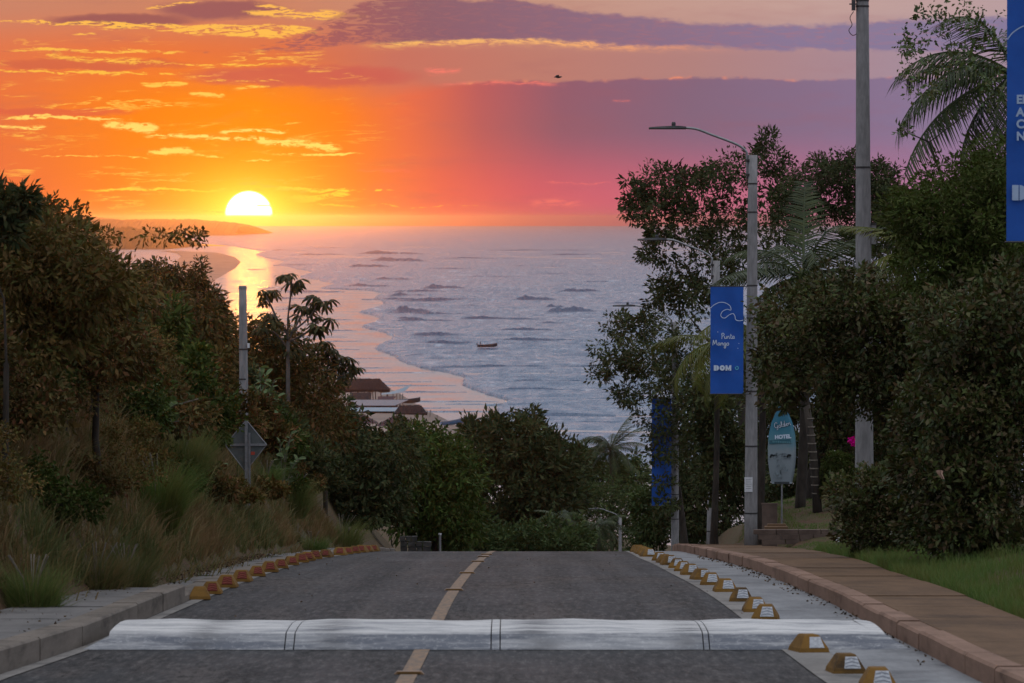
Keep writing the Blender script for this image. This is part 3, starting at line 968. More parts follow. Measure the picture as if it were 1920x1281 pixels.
def wave(px, py, wpx, hpx, seed=0, thick=None, foam=False, curve=0.0, mat=None):
    """a swell rising from the sea: ridge wpx long and hpx high as seen, steep side to the shore"""
    r = random.Random(seed)
    c = G(px, py, SZ)
    k = c.y / F
    L, H = wpx * k, hpx * k
    T = thick or max(2.0, H * 2.0)
    z0 = SZ + (.3 if mat is None and seed < 100 else 0.0)
    mb = MB(); rws = []
    n = 26
    ph = [r.uniform(0, 6.28) for _ in range(4)]
    for i in range(n + 1):
        s = i / n * 2 - 1
        env = max(0.0, 1 - abs(s) ** 2.2) ** .8
        env *= .72 + .28 * math.sin(s * 5 + ph[0]) * math.sin(s * 2.3 + ph[1])
        skew = .75 + .5 * math.exp(-((s + .45) / .4) ** 2)
        h = H * env * skew * (1 + .12 * math.sin(s * 23 + ph[2]))
        oy = curve * L * s * s + .25 * T * math.sin(s * 4 + ph[3])
        x = c.x + s * L / 2
        y = c.y + oy
        rws.append([(x, y - T * .9, SZ - .05), (x, y - T * .35, z0 + h * .22), (x, y - T * .12, z0 + h * .62), (x, y, z0 + h), (x, y + T * .12, z0 + h * .96), (x, y + T * .7, z0 + h * .4), (x, y + T * 1.6, SZ - .05)])
    mb.sheet(rws)
    return mb.build('wave', mat or M['sea'], sea, True)


WV = [(835, 566, 150, 7), (800, 604, 100, 6.5), (850, 646, 120, 6), (945, 690, 140, 5.5), (1010, 734, 130, 5.5), (790, 549, 90, 6), (1000, 640, 150, 5.5), (1090, 720, 150, 5.5), (1040, 780, 170, 5.5), (930, 600, 140, 5.5), (735, 477, 110, 6), (745, 491, 95, 9), (692, 501, 70, 6), (735, 526, 60, 7), (690, 538, 70, 6), (832, 543, 75, 9), (1000, 564, 70, 9), (1072, 588, 78, 17), (1040, 578, 30, 8), (985, 621, 85, 6), (1035, 607, 30, 5),
      (765, 557, 60, 8), (790, 562, 140, 5), (770, 588, 70, 13), (820, 592, 110, 6), (775, 600, 50, 6), (770, 553, 60, 4), (820, 630, 80, 7), (1035, 707, 40, 5), (1000, 722, 100, 5.5), (1010, 716, 70, 4), (1090, 548, 70, 7), (1130, 530, 60, 4), (1050, 800, 120, 5),
      (1130, 795, 90, 5), (1090, 815, 60, 4), (815, 668, 70, 5), (820, 660, 120, 4), (900, 690, 140, 4), (980, 672, 130, 4), (1060, 650, 120, 4), (1120, 690, 110, 5), (1000, 760, 110, 4), (1100, 745, 120, 4), (880, 640, 90, 4), (900, 575, 90, 4), (940, 520, 90, 4), (1000, 500, 90, 3),
      (1060, 515, 90, 3), (850, 505, 70, 4), (900, 485, 110, 3), (1010, 470, 130, 3), (1090, 478, 90, 3), (560, 498, 60, 4), (600, 478, 70, 4), (540, 470, 50, 3), (640, 465, 70, 3), (590, 548, 70, 4), (545, 560, 60, 3), (1180, 610, 60, 5), (1150, 640, 80, 4), (1160, 740, 80, 5), (1180, 570, 60, 4), (1170, 860, 60, 4)]
for i, (a, b, c, e) in enumerate(WV): wave(a, b, c * (1.35 if e > 5 else 1.6), e * (1.0 if e > 5 else .6), i)
# thin ripples running over the wet sand
RP = [(640, 690, 190, 1.8), (700, 699, 230, 1.8), (690, 716, 240, 1.8), (760, 723, 190, 1.8), (800, 735, 150, 1.6), (840, 753, 190, 2.2), (850, 772, 170, 2.2), (800, 765, 90, 1.6), (660, 672, 120, 1.5), (620, 655, 110, 1.5),
      (600, 632, 110, 1.6), (640, 620, 60, 2.2), (590, 600, 110, 1.6), (560, 580, 90, 1.6), (610, 575, 70, 1.4), (520, 540, 70, 1.5), (560, 545, 90, 1.6), (480, 505, 40, 1.2), (840, 790, 120, 1.6), (880, 758, 90, 1.5), (560, 610, 70, 1.5), (640, 640, 80, 1.5), (600, 565, 60, 1.3), (640, 600, 50, 1.4)]
for i, (a, b, c, e) in enumerate(RP): wave(a, b, c, e, 100 + i, curve=.02)

# dry beach that curves out to the point, and the shore under the huts
bp = [[(300, 470), (330, 470)], [(330, 474), (408, 474)], [(340, 480), (440, 482)], [(330, 490), (452, 492)], [(320, 503), (440, 504)], [(300, 520), (415, 518)], [(280, 540), (385, 535)], [(260, 580), (360, 560)], [(200, 650), (330, 600)]]
tag(MB().sheet([[G(a[0], a[1], SEA_Z + .5), G(b[0] - 12, b[1], SEA_Z + .45), G(b[0], b[1], SEA_Z + .012)] for a, b in bp]).build('beach', M['sand']), kind='structure')
hb = [[(560, 700), (655, 701)], [(560, 730), (745, 735)], [(560, 760), (790, 764)], [(560, 790), (835, 786)], [(560, 830), (885, 815)], [(560, 900), (960, 900)]]
tag(MB().sheet([[G(a[0], a[1], SEA_Z + .6), G(b[0] - 30, b[1], SEA_Z + .35), G(b[0], b[1], SEA_Z + .012)] for a, b in hb]).build('beach', M['sand']), kind='structure')

# headlands far along the coast
def headland(name, pts, d, depth, mat, seed, jag):
    """pts: skyline (px, py) at distance d, a ridge with sloping flanks and a wooded, uneven top"""
    r = random.Random(seed)
    k = d / F
    sky_ = []
    for (a, b) in zip(pts[:-1], pts[1:]):
        n = max(2, int(abs(b[0] - a[0]) / 2.2))
        for i in range(n):
            t = i / n
            sky_.append((a[0] + (b[0] - a[0]) * t, a[1] + (b[1] - a[1]) * t - r.uniform(0, jag)))
    sky_.append(pts[-1])
    rws = []
    for (px, py) in sky_:
        tp = P(px, py, d)
        h = tp.z - SEA_Z
        s = d / (d)
        rws.append([(tp.x, d - depth * .25, SEA_Z - .5), (tp.x, d - depth * .16, SEA_Z + h * .55), (tp.x, d - depth * .08, SEA_Z + h * .9), (tp.x, d, tp.z), (tp.x, d + depth * .4, SEA_Z + h * .8), (tp.x, d + depth, SEA_Z - .5)])
    o = MB().sheet(rws).build(name, mat)
    return tag(o, kind='structure')


M['far_wood'] = plain('far_wood', (.02, .03, .016), (.045, .05, .028), .03, .95, .05)
headland('headland', [(150, 436), (215, 432), (240, 430), (270, 436), (300, 437), (316, 442), (322, 452), (326, 470)], 6400, 700, M['far_wood'], 3, 6)
headland('headland', [(-200, 418), (60, 416), (200, 414), (300, 413), (360, 413), (410, 417), (440, 420), (456, 424)], 11500, 1500, M['far_wood'], 4, 3)
headland('hills', [(-400, 398), (0, 405), (80, 406), (150, 406), (210, 411), (260, 417), (300, 421)], 17000, 1500, M['far_wood'], 5, 1.5)

# ------------------------------------------------------------------ street lamps and poles
def local(o, t):
    """mesh built in world coordinates, parented to an unrotated thing"""
    o.location = -Vector(t.location); return o


def smooth_path(pts, n=6):
    pts = [Vector(p) for p in pts]; out = []
    q = [pts[0]] + pts + [pts[-1]]
    for i in range(1, len(q) - 2):
        for k in range(n):
            t = k / n
            out.append(0.5 * ((2 * q[i]) + (-q[i - 1] + q[i + 1]) * t + (2 * q[i - 1] - 5 * q[i] + 4 * q[i + 1] - q[i + 2]) * t * t + (-q[i - 1] + 3 * q[i] - 3 * q[i + 1] + q[i + 2]) * t ** 3))
    out.append(pts[-1]); return out


def ring(mb, x, y, z, r, h=.03, n=14):
    mb.tube([(x, y, z - h / 2), (x, y, z + h / 2)], r, n)


def street_lamp(px_b, px_t, py_top, d, head_px, label, straps=(.3, .5), height=None, r0=.155, r1=.105, arm_len=2.3):
    x0, xt = P(px_b, 700, d).x, P(px_t, 700, d).x
    zt = P(px_t, py_top, d).z
    zb = gz(x0, d) - .15 if height is None else zt - height
    t = thing('street_lamp', (x0, d, zb), label, 'street lamp', 'concrete street lamps on the right')
    mb = MB(); n = 9
    mb.tube([(x0 + (xt - x0) * i / n, d, zb + (zt - zb) * i / n) for i in range(n + 1)], [r0 + (r1 - r0) * i / n for i in range(n + 1)], 16)
    local(mb.build('pole', M['pole'], t, True), t)
    for f in straps:
        mb = MB(); z = zb + (zt - zb) * f; x = x0 + (xt - x0) * f
        ring(mb, x, d, z, r0 + (r1 - r0) * f + .006, .035)
        local(mb.build('strap', M['strap'], t), t)
    # arm: rises from the pole top, then bends over towards the road
    k = arm_len / 2.3
    pts = [(xt - .13, d, zt - .55), (xt - .135, d, zt - .05), (xt - .17, d, zt + .10), (xt - .40, d, zt + .26), (xt - .95, d, zt + .47), (xt - 1.25, d, zt + .585), (xt - 1.45, d, zt + .62), (xt - 1.65, d, zt + .625)]
    pts = [(xt + (p[0] - xt) * (k if i > 1 else 1), p[1], p[2]) for i, p in enumerate(pts)]
    mb = MB().tube(smooth_path(pts, 5), .03, 10)
    a = local(mb.build('arm', M['steel'], t, True), t)
    hx, hz = pts[-1][0], pts[-1][2]
    mb = MB()
    prof_ = [(.12, .035, .03), (0, .05, .045), (-.12, .09, .05), (-.25, .13, .045), (-.55, .14, .03), (-.72, .12, .018), (-.74, .10, .01)]
    rws = [[(hx + a_, d - w, hz - .01), (hx + a_, d - w * .8, hz + h), (hx + a_, d + w * .8, hz + h), (hx + a_, d + w, hz - .01), (hx + a_, d, hz - .035), (hx + a_, d - w, hz - .01)] for a_, w, h in prof_]
    mb.sheet(rws); mb.f.append((0, 1, 2, 3, 4)); o = len(mb.v) - 6; mb.f.append((o + 4, o + 3, o + 2, o + 1, o))
    hd = local(mb.build('lamp_head', M['dark_steel'], t), t)
    mb = MB().tube([(hx - .17, d, hz + .03), (hx - .17, d, hz + .10), (hx - .17, d, hz + .135)], [.045, .05, .04], 12)
    pc = mb.build('photocell', M['dark_steel'], hd)
    mb = MB().box((xt - .12, d, zt - .12), (.08, .16, .05)).box((xt - .12, d, zt - .45), (.08, .16, .05))
    local(mb.build('bracket', M['strap'], t), t)
    return t, x0, zb, zt


lamp1, l1x, l1zb, l1zt = street_lamp(1408, 1411, 291, 112, 1220, 'tall concrete street lamp beside the Punta Mango banner', (.02, .12, .285, .42, .495, .52, .60, .68, .86, .93))
lamp2, l2x, l2zb, l2zt = street_lamp(1334, 1343, 489, 143, 1195, 'concrete street lamp half hidden behind the blue Punta Mango banner', (.1, .5), arm_len=2.2)
lamp3, l3x, l3zb, l3zt = street_lamp(1266, 1266, 604, 186, 1150, 'concrete street lamp in the tree with a leaf covered blue banner', (.2, .3, .5))
lamp4, l4x, l4zb, l4zt = street_lamp(1163, 1163, 970, 360, 1108, 'small far street lamp standing below the crest of the road', (.9,), height=9.0)

# tall utility pole, cut by the top of the picture
def utility_pole():
    d = 92.0
    xb, xt = P(1622, 700, d).x, P(1617, 0, d).x
    zb = gz(xb, d) - .2; zt = P(1617, 0, d).z + 2.2
    t = thing('utility_pole', (xb, d, zb), 'tallest pole, thick grey concrete, running out of the top of the picture', 'pole')
    n = 12; mb = MB()
    top_x = xb + (xt - xb) * (zt - zb) / (P(1617, 0, d).z - zb)
    mb.tube([(xb + (top_x - xb) * i / n, d, zb + (zt - zb) * i / n) for i in range(n + 1)], [.185 + (.105 - .185) * i / n for i in range(n + 1)], 18)
    local(mb.build('shaft', M['pole'], t, True), t)
    for py in (1, 12, 314, 690):
        q = P(1618, py, d); f = (q.z - zb) / (zt - zb)
        mb = MB(); ring(mb, xb + (top_x - xb) * f, d, q.z, .185 - .08 * f + .008, .035); local(mb.build('strap', M['strap'], t), t)
    q = P(1602, 10, d)
    mb = MB().box((q.x - .02, d - .05, q.z), (.07, .09, .2)).tube([(q.x - .1, d - .05, q.z + .02), (q.x + .05, d - .05, q.z + .02)], .014, 6)
    local(mb.build('insulator_bracket', M['dark_steel'], t), t)
    q = P(1600, 22, d)
    pts = [(q.x, d - .1, q.z), (q.x - .07, d - .12, q.z - .12), (q.x - .03, d - .1, q.z - .25), (q.x - .09, d - .1, q.z - .36), (q.x - .02, d - .1, q.z - .45), (q.x + .06, d - .1, q.z - .42)]
    local(MB().tube(smooth_path(pts, 5), .008, 5).build('hanging_cable', M['strap'], t), t)
    # meter box on its far side
    q = P(1638, 440, d)
    bx = local(MB().box((q.x, d + .1, q.z), (.09, .3, .36)).build('meter_box', M['pole'], t), t)
    MB().box((q.x, d + .1, q.z + .20), (.11, .34, .03)).box((q.x, d - .055, q.z + .05), (.08, .02, .05)).build('lid', M['strap'], bx)
    return t


utility_pole()

# left pole without a lamp
def left_pole():
    d = 105.0
    xb, xt = P(459, 985, d).x, P(455, 536, d).x
    zb, zt = gz(xb, d) - .4, P(455, 536, d).z
    t = thing('concrete_post', (xb, d, zb), 'bare round concrete pole rising from the left bank behind the road sign', 'pole')
    mb = MB(); n = 8
    mb.tube([(xb + (xt - xb) * i / n, d, zb + (zt - zb) * i / n) for i in range(n + 1)], [.105 + (.082 - .105) * i / n for i in range(n + 1)], 16)
    local(mb.build('shaft', M['pole'], t, True), t)
    for py in (655, 711):
        q = P(456, py, d); mb = MB(); ring(mb, q.x, d, q.z, .100, .03); local(mb.build('strap', M['strap'], t), t)
    q = P(466, 648, d); local(MB().box((q.x, d - .06, q.z), (.05, .05, .10)).build('clip', M['paper'], t), t)
    q = P(455, 540, d); mb = MB(); ring(mb, q.x, d, q.z, .090, .06); local(mb.build('cap', M['pole'], t), t)


left_pole()

# diamond road sign seen from behind
def road_sign():
    d = 94.0
    c = P(461, 834, d); k = d / F
    zb = gz(c.x, d) - .3
    t = thing('road_sign', (c.x, d, zb), 'grey back of a diamond road sign on a steel post, left bank', 'road sign')
    W, H = 39 * k, 46 * k
    quad = [(-W, 0), (0, -H * 1.1), (W, 0), (0, H)]
    mb = MB().prism(quad, lambda p: (c.x + p[0] + .02 * p[1], d + .01, c.z + p[1]), lambda p: (c.x + p[0] + .02 * p[1], d - .003, c.z + p[1]))
    local(mb.build('plate', M['sign_back'], t), t)
    mb = MB()
    for a, b in zip(quad, quad[1:] + quad[:1]):
        mb.tube([(c.x + a[0] + .02 * a[1], d - .005, c.z + a[1]), (c.x + b[0] + .02 * b[1], d - .005, c.z + b[1])], .011, 6)
    local(mb.build('rim', M['steel'], t), t)
    mb = MB().box((c.x, d - .022, c.z), (W * 1.98, .025, .045))
    local(mb.build('crossbar', M['steel'], t), t)
    mb = MB().box((c.x + .01, d - .05, (zb + c.z + H) / 2 + .0), (.055, .045, c.z + H - .01 - zb))
    local(mb.build('post', M['steel'], t), t)
    q = P(474, 850, d)
    local(MB().box((q.x, d - .008, q.z), (.075, .008, .06)).build('sticker', M['red_paint'], t), t)
    mb = MB().box((c.x + .07, d - .02, zb + .95), (.04, .04, 1.9))
    local(mb.build('brace', M['steel'], t), t)


M['sign_back'] = plain('sign_back', (.075, .085, .085), (.11, .12, .12), 6, .55, .4, .3)
road_sign()

# thin white post by the crest and the low rubble wall beside it
def far_post():
    d = 150.0
    q = P(825, 1000, d); zb = gz(q.x, d) - .3
    t = thing('marker_post', (q.x, d, zb), 'thin pale post at the far crest left of the centre line', 'post')
    local(MB().tube([(q.x, d, zb), (q.x, d, P(824, 1002, d).z)], .035, 8).build('shaft', M['pole'], t), t)
    z = P(824, 1002, d).z
    local(MB().tube([(q.x, d, z - .02), (q.x, d, z + .03)], .05, 8).build('cap', M['paper'], t), t)


far_post()


def rubble_wall():
    d = 146.0
    a = P(745, 1035, d); b = P(812, 1040, d)
    zb = P(770, 1045, d).z
    t = thing('stone_wall', ((a.x + b.x) / 2, d, zb), 'low grey rubble stone wall at the crest under the trees', 'wall')
    r = random.Random(4)
    for row in range(4):
        x = a.x + r.uniform(0, .1)
        top = [1.0, .95, .85, .6][row]
        while x < a.x + (b.x - a.x) * top - .1:
            w = r.uniform(.16, .30); h = .16
            mb = MB()
            pts = []
            for sx, sy, sz in [(-1, -1, -1), (1, -1, -1), (1, 1, -1), (-1, 1, -1), (-1, -1, 1), (1, -1, 1), (1, 1, 1), (-1, 1, 1)]:
                pts.append((x + w / 2 + sx * w * .47 * r.uniform(.85, 1), d + sy * .15 * r.uniform(.8, 1), zb + row * h + h / 2 + sz * h * .47 * r.uniform(.85, 1)))
            mb.add(pts, [(0, 3, 2, 1), (4, 5, 6, 7), (0, 1, 5, 4), (1, 2, 6, 5), (2, 3, 7, 6), (3, 0, 4, 7)])
            local(mb.build('stone', M['stone'], t), t)
            x += w


M['stone'] = plain('stone', (.035, .033, .031), (.065, .06, .056), 5, .9, .2)
rubble_wall()


# ------------------------------------------------------------------ banners
def strokes(paths, w, origin, sx, sy, y, closed=False, n=5, smooth=True):
    """flat ribbons of width w in the x-z plane at depth y"""
    mb = MB()
    for pth in paths:
        pts = [Vector((origin[0] + p[0] * sx, y, origin[1] + p[1] * sy)) for p in pth]
        if smooth and len(pts) > 2: pts = smooth_path(pts, n)
        a, b = [], []
        for i, p in enumerate(pts):
            t = (pts[min(i + 1, len(pts) - 1)] - pts[max(i - 1, 0)])
            if t.length < 1e-6: t = Vector((1, 0, 0))
            t.normalize(); nrm = Vector((-t.z, 0, t.x))
            a.append(p + nrm * w / 2); b.append(p - nrm * w / 2)
        mb.sheet([a, b])
    return mb


GL = {  # a handwriting alphabet, x-height 1
    'P': (1.1, [[(.15, -.1), (.2, .8), (.25, 1.9)], [(.0, 1.5), (.3, 2.0), (.85, 1.9), (.95, 1.4), (.6, 1.0), (.2, .85)]]),
    'u': (1.0, [[(0, .9), (.05, .3), (.3, 0), (.65, .25), (.75, .9), (.78, .2), (.95, .02)]]),
    'n': (1.0, [[(0, .9), (.05, 0), (.12, .55), (.45, .92), (.7, .7), (.72, .15), (.95, .02)]]),
    't': (.8, [[(.3, 1.7), (.3, .4), (.45, .02), (.75, .1)], [(0, 1.15), (.75, 1.2)]]),
    'a': (1.05, [[(.75, .75), (.4, .92), (.08, .55), (.2, .08), (.55, .15), (.78, .8), (.78, .2), (1.0, .02)]]),
    'M': (1.75, [[(0, 0), (.2, 1.9), (.4, 1.2), (.65, .5), (.9, 1.3), (1.2, 1.9), (1.4, .6), (1.6, 0)]]),
    'g': (1.0, [[(.75, .75), (.4, .92), (.08, .55), (.2, .08), (.55, .15), (.78, .8), (.75, -.5), (.45, -1.0), (.15, -.7), (.5, -.25), (1.0, .1)]]),
    'o': (1.0, [[(.45, .92), (.08, .6), (.2, .08), (.6, .05), (.82, .5), (.6, .88), (.4, .85)]]),
    'G': (1.4, [[(1.2, 1.6), (.8, 2.0), (.2, 1.6), (.05, .8), (.5, .1), (1.0, .4), (1.1, .9), (.7, .85), (1.15, .9), (1.0, -.4), (.5, -.6)]]),
    'l': (.55, [[(.05, .1), (.35, 1.3), (.3, 2.0), (.1, 1.6), (.15, .3), (.5, .05)]]),
    'd': (1.05, [[(.75, .75), (.4, .92), (.08, .55), (.2, .08), (.55, .15), (.85, 2.0), (.78, .2), (1.0, .02)]]),
    'e': (.9, [[(.1, .45), (.6, .6), (.5, .92), (.15, .7), (.15, .15), (.5, 0), (.85, .2)]]),
}


def word(s, x, z, h, y, w):
    mb = MB(); cx = x
    for ch in s:
        adv, pth = GL[ch]
        m2 = strokes(pth, w, (cx, z), h, h, y); mb.add(m2.v, m2.f)
        cx += adv * h * 1.02
    return mb


def poly_text(polys, y):
    mb = MB()
    for p in polys: mb.add([(a, y, b) for a, b in p], [tuple(range(len(p)))])
    return mb


def dom_mark(x, z, h, y):
    """three heavy block letters"""
    w = h * 1.0
    mb = MB()
    def bar(a, b, c, e): mb.add([(x + a * w, y, z + b * h), (x + c * w, y, z + b * h), (x + c * w, y, z + e * h), (x + a * w, y, z + e * h)], [(0, 1, 2, 3)])
    # D
    bar(0, 0, .42, 1)
    arc = [(x + (.48 + .48 * math.cos(q)) * w, y, z + (.5 + .5 * math.sin(q)) * h) for q in np.linspace(-1.57, 1.57, 12)]
    mb.add(arc, [tuple(range(12))])
    # O
    cc = [(x + (1.56 + .5 * math.cos(q)) * w, y, z + (.5 + .5 * math.sin(q)) * h) for q in np.linspace(0, 6.283, 25)[:-1]]
    ci = [(x + (1.56 + .13 * math.cos(q)) * w, y, z + (.5 + .13 * math.sin(q)) * h) for q in np.linspace(0, 6.283, 25)[:-1]]
    o = len(mb.v); mb.v += cc + ci
    for k in range(24): mb.f.append((o + k, o + (k + 1) % 24, o + 24 + (k + 1) % 24, o + 24 + k))
    # M
    bar(2.14, 0, 2.46, 1); bar(2.88, 0, 3.2, 1)
    mb.add([(x + 2.46 * w, y, z + h), (x + 2.67 * w, y, z + .45 * h), (x + 2.88 * w, y, z + h), (x + 2.88 * w, y, z + .35 * h), (x + 2.67 * w, y, z + 0), (x + 2.46 * w, y, z + .35 * h)], [(0, 5, 4, 1), (1, 4, 3, 2)])
    return mb


def banner(px0, px1, py0, py1, d, label, text=True, pole_x=None, near=False):
    a, b = P(px0, py1, d), P(px1, py0, d)
    W, H = b.x - a.x, b.z - a.z
    t = thing('banner', ((a.x + b.x) / 2, d, a.z), label, 'banner', 'blue banners on the lamp posts')
    rws = []
    for i in range(25):
        v = i / 24
        rws.append([(a.x + W * u, d + (.028 * math.sin(u * 5 + v * 7) + .012 * math.sin(v * 21 + u * 3)) * math.sin(v * 3.14), a.z + H * v) for u in np.linspace(0, 1, 9)])
    local(MB().sheet(rws).build('cloth', M['banner_blue'], t, True), t)
    yb = d - .046
    for z in (a.z - .012, a.z + H + .012):
        local(MB().tube([(a.x - .02, d, z), (pole_x if pole_x else b.x + .08, d, z)], .012, 6).build('rod', M['dark_steel'], t), t)
    if text:
        wave_ = [(0, .80), (.10, .83), (.28, .855), (.45, .85), (.58, .825), (.62, .795), (.60, .782), (.50, .79), (.36, .77), (.31, .735), (.36, .712), (.45, .71), (.55, .735), (.68, .75), (.74, .725), (.76, .695), (.85, .682), (.99, .688)]
        local(strokes([wave_], .014, (a.x, a.z), W, H, yb, n=4).build('wave_mark', M['white_ink'], t), t)
        local(word('Punta', a.x + W * .33, a.z + H * .515, .062, yb, .015).build('lettering', M['white_ink'], t), t)
        local(word('Mango', a.x + W * .07, a.z + H * .452, .064, yb, .015).build('lettering', M['white_ink'], t), t)
        dots = MB()
        for (u, v) in ((.22, .578), (.83, .425), (.86, .47)): dots.box((a.x + W * u, yb, a.z + H * v), (.016, .002, .016))
        local(dots.build('dots', M['white_ink'], t), t)
        local(dom_mark(a.x + W * .10, a.z + H * .215, .125, yb).build('logo', M['white_ink'], t), t)
        cc = [(.5 * math.cos(q), .5 * math.sin(q)) for q in np.linspace(2.4, 8.2, 14)]
        local(strokes([cc], .016, (a.x + W * .80, a.z + H * .24), .07, .07, yb).build('emblem', M['teal_ink'], t), t)
    return t, a, W, H, yb


banner(1332, 1394, 538, 738, 111.6, 'blue banner reading Punta Mango with a white wave line', pole_x=l1x)
banner(1222, 1259, 748, 948, 185.6, 'blue banner further back, broken up by leaves in front of it', text=False, pole_x=l3x)
# nearest banner, cut by the right edge of the picture
t, a, W, H, yb = banner(1887, 2006, -20, 452, 60.0, 'large blue banner cut off by the right edge of the picture', text=False, pole_x=P(2035, 400, 60).x)
wave_ = [(0, .80), (.10, .83), (.28, .855), (.45, .85), (.58, .825), (.62, .795), (.50, .79), (.36, .77), (.36, .712), (.55, .735), (.74, .725), (.85, .682), (.99, .688)]
local(strokes([wave_], .014, (a.x, a.z), W, H, yb).build('wave_mark', M['white_ink_dim'], t), t)


def text_mesh(s, size, x, z, y, mat, parent, name='lettering', bold=0.0):
    cu = bpy.data.curves.new('text', 'FONT'); cu.body = s; cu.size = size; cu.offset = bold
    o = bpy.data.objects.new(name, cu)
    me = bpy.data.meshes.new_from_object(o); bpy.data.objects.remove(o)
    o = bpy.data.objects.new(name, me); me.materials.clear(); me.materials.append(mat)
    o.rotation_euler = (math.pi / 2, 0, 0)
    COL.objects.link(o); o.parent = parent
    o.location = Vector((x, y, z)) - Vector(parent.location)
    return o


for s, py in (('EL', 194), ('A', 218), ('CI', 240), ('N', 263)):
    q = P(1905, py, 60); text_mesh(s, .145, q.x, q.z, yb, M['white_ink_dim'], t, bold=.006)
local(dom_mark(P(1897, 376, 60).x, P(1897, 376, 60).z, .19, yb).build('logo', M['white_ink_dim'], t), t)
q = P(2042, 400, 60)
lp = thing('banner_post', (q.x, 60, gz(q.x, 60) - .1), 'concrete post carrying the banner at the right edge', 'pole')
local(MB().tube([(q.x, 60, gz(q.x, 60) - .1), (q.x, 60, P(2040, -60, 60).z)], [.16, .12], 14).build('shaft', M['pole'], lp, True), lp)
mb = MB(); ring(mb, q.x, 60, P(2040, 440, 60).z, .15, .04); local(mb.build('strap', M['strap'], lp), lp)

# notice on the street lamp
q0 = P(1404.5, 908, 112)
nt_ = thing('notice', (q0.x, 111.83, q0.z - .17), 'small white paper notice fixed low on the nearest street lamp', 'notice')
local(MB().box((q0.x - .02, 111.832, q0.z), (.185, .006, .34)).build('sheet', M['paper'], nt_), nt_)
mb = MB()
for k in range(5): mb.box((q0.x - .02, 111.828, q0.z + .11 - k * .05), (.13 - .02 * (k % 2), .001, .008))
local(mb.build('print', M['sign_back'], nt_), nt_)

# ------------------------------------------------------------------ surfboard sign
def mat_board():
    m, nt, out = new_mat('board')
    p, x, y, z = obj_xyz(nt)
    n = noise(nt, comb(nt, x * 3.0, y, z * 3.0), 1.0, 5.0, .6)
    c = (z + (n - .5) * .5).ramp(0, 1.9, [(0, (.17, .20, .22, 1)), (.75, (.20, .24, .26, 1)), (1.0, (.07, .19, .24, 1)), (1.3, (.02, .14, .21, 1)), (1.9, (.008, .08, .15, 1))])
    principled(nt, out, c, .45, .4)
    return m


def surfboard():
    d = 109.0; k = d / F
    c = P(1466, 907, d)
    H = 152 * k
    zg = gz(c.x, d)
    t = thing('surfboard_sign', (c.x, d, c.z), 'teal and white surfboard hotel sign standing on a post among the trees', 'surfboard sign')
    prof_ = [(0, 19), (.03, 20), (.12, 23), (.28, 26), (.45, 26.5), (.6, 25), (.75, 20), (.86, 13), (.94, 7), (1, 1)]
    out = [(-w * k, v * H) for v, w in prof_] + [(w * k, v * H) for v, w in reversed(prof_)]
    th = lambda p: .012 + .03 * math.sin(min(1, max(0, p[1] / H)) * math.pi)
    rws = []
    for v, w in prof_:
        w *= k; e = .035 * math.sin(max(.15, v * 2.9)) + .008
        rws.append([(-w, 0, v * H), (-w * .7, -e * .8, v * H), (0, -e, v * H), (w * .7, -e * .8, v * H), (w, 0, v * H), (w * .7, e * .8, v * H), (0, e, v * H), (-w * .7, e * .8, v * H), (-w, 0, v * H)])
    mb = MB().sheet(rws); mb.f.append(tuple(range(8)))
    mb.build('board', mat_board(), t, True)
    yb = -.052
    mb = word('Golden', 0, 0, .062, yb, .024); mb2 = word('Golden', 0, 0, .062, yb - .004, .010)
    for nm, m_, mt in (('lettering_outline', mb, M['ink']), ('lettering', mb2, M['white_ink'])):
        o = m_.build(nm, mt, t); o.location = (-.16, 0, .98 * H / 1.825 * 1.27); o.rotation_euler = (0, -.22, 0)
    o = text_mesh('HOTEL', .115, c.x - .16, c.z + 1.005, d + yb, M['white_ink'], t, bold=.006); o.rotation_euler = (math.pi / 2, -.06, 0)
    MB().box((.0, yb, .945), (.48, .003, .085)).build('name_band', M['board_dark'], t).rotation_euler = (0, -.05, 0)
    mb = MB()
    for i in range(11): mb.box((-.2 + i * .04, yb - .004, .945 - .002 * i), (.022, .002, .034 if i % 3 else .045))
    mb.build('name_marks', M['teal_dim'], t)
    # painted scene: palm silhouettes and swell at the tail
    r = random.Random(8); mb = MB()
    for sgn in (-1, 1):
        for k2 in range(5):
            a_ = r.uniform(-2.6, -.5); L = r.uniform(.08, .14)
            mb2 = strokes([[(0, 0), (math.cos(a_) * L * .6, .03), (math.cos(a_) * L, math.sin(a_) * L * .5)]], .03, (sgn * .19, .62), 1, 1, yb); mb.add(mb2.v, mb2.f)
    for k2 in range(16):
        x0, z0 = r.uniform(-.15, .15), r.uniform(.08, .62)
        mb2 = strokes([[(0, 0), (r.uniform(-.05, .05), r.uniform(.03, .08)), (r.uniform(-.08, .08), r.uniform(.05, .13))]], r.uniform(.01, .028), (x0, z0), 1, 1, yb); mb.add(mb2.v, mb2.f)
    mb2 = strokes([[(-.02, .1), (-.03, .4), (.0, .66)], [(.0, .66), (.08, .68), (.13, .58)], [(.0, .66), (-.07, .67), (-.1, .6)]], .02, (0, 0), 1, 1, yb); mb.add(mb2.v, mb2.f)
    mb.build('painted_palms', M['board_grey'], t)
    MB().box((0, .0, .02), (.34, .06, .05)).build('tail_block', M['ink'], t)
    MB().tube([(0, .02, zg - c.z - .1), (0, .02, .1)], .018, 8).build('post', M['steel'], t)
    MB().tube([(-.1, .02, zg - c.z + .02), (.1, .02, zg - c.z + .02)], .02, 6).build('foot', M['steel'], t)


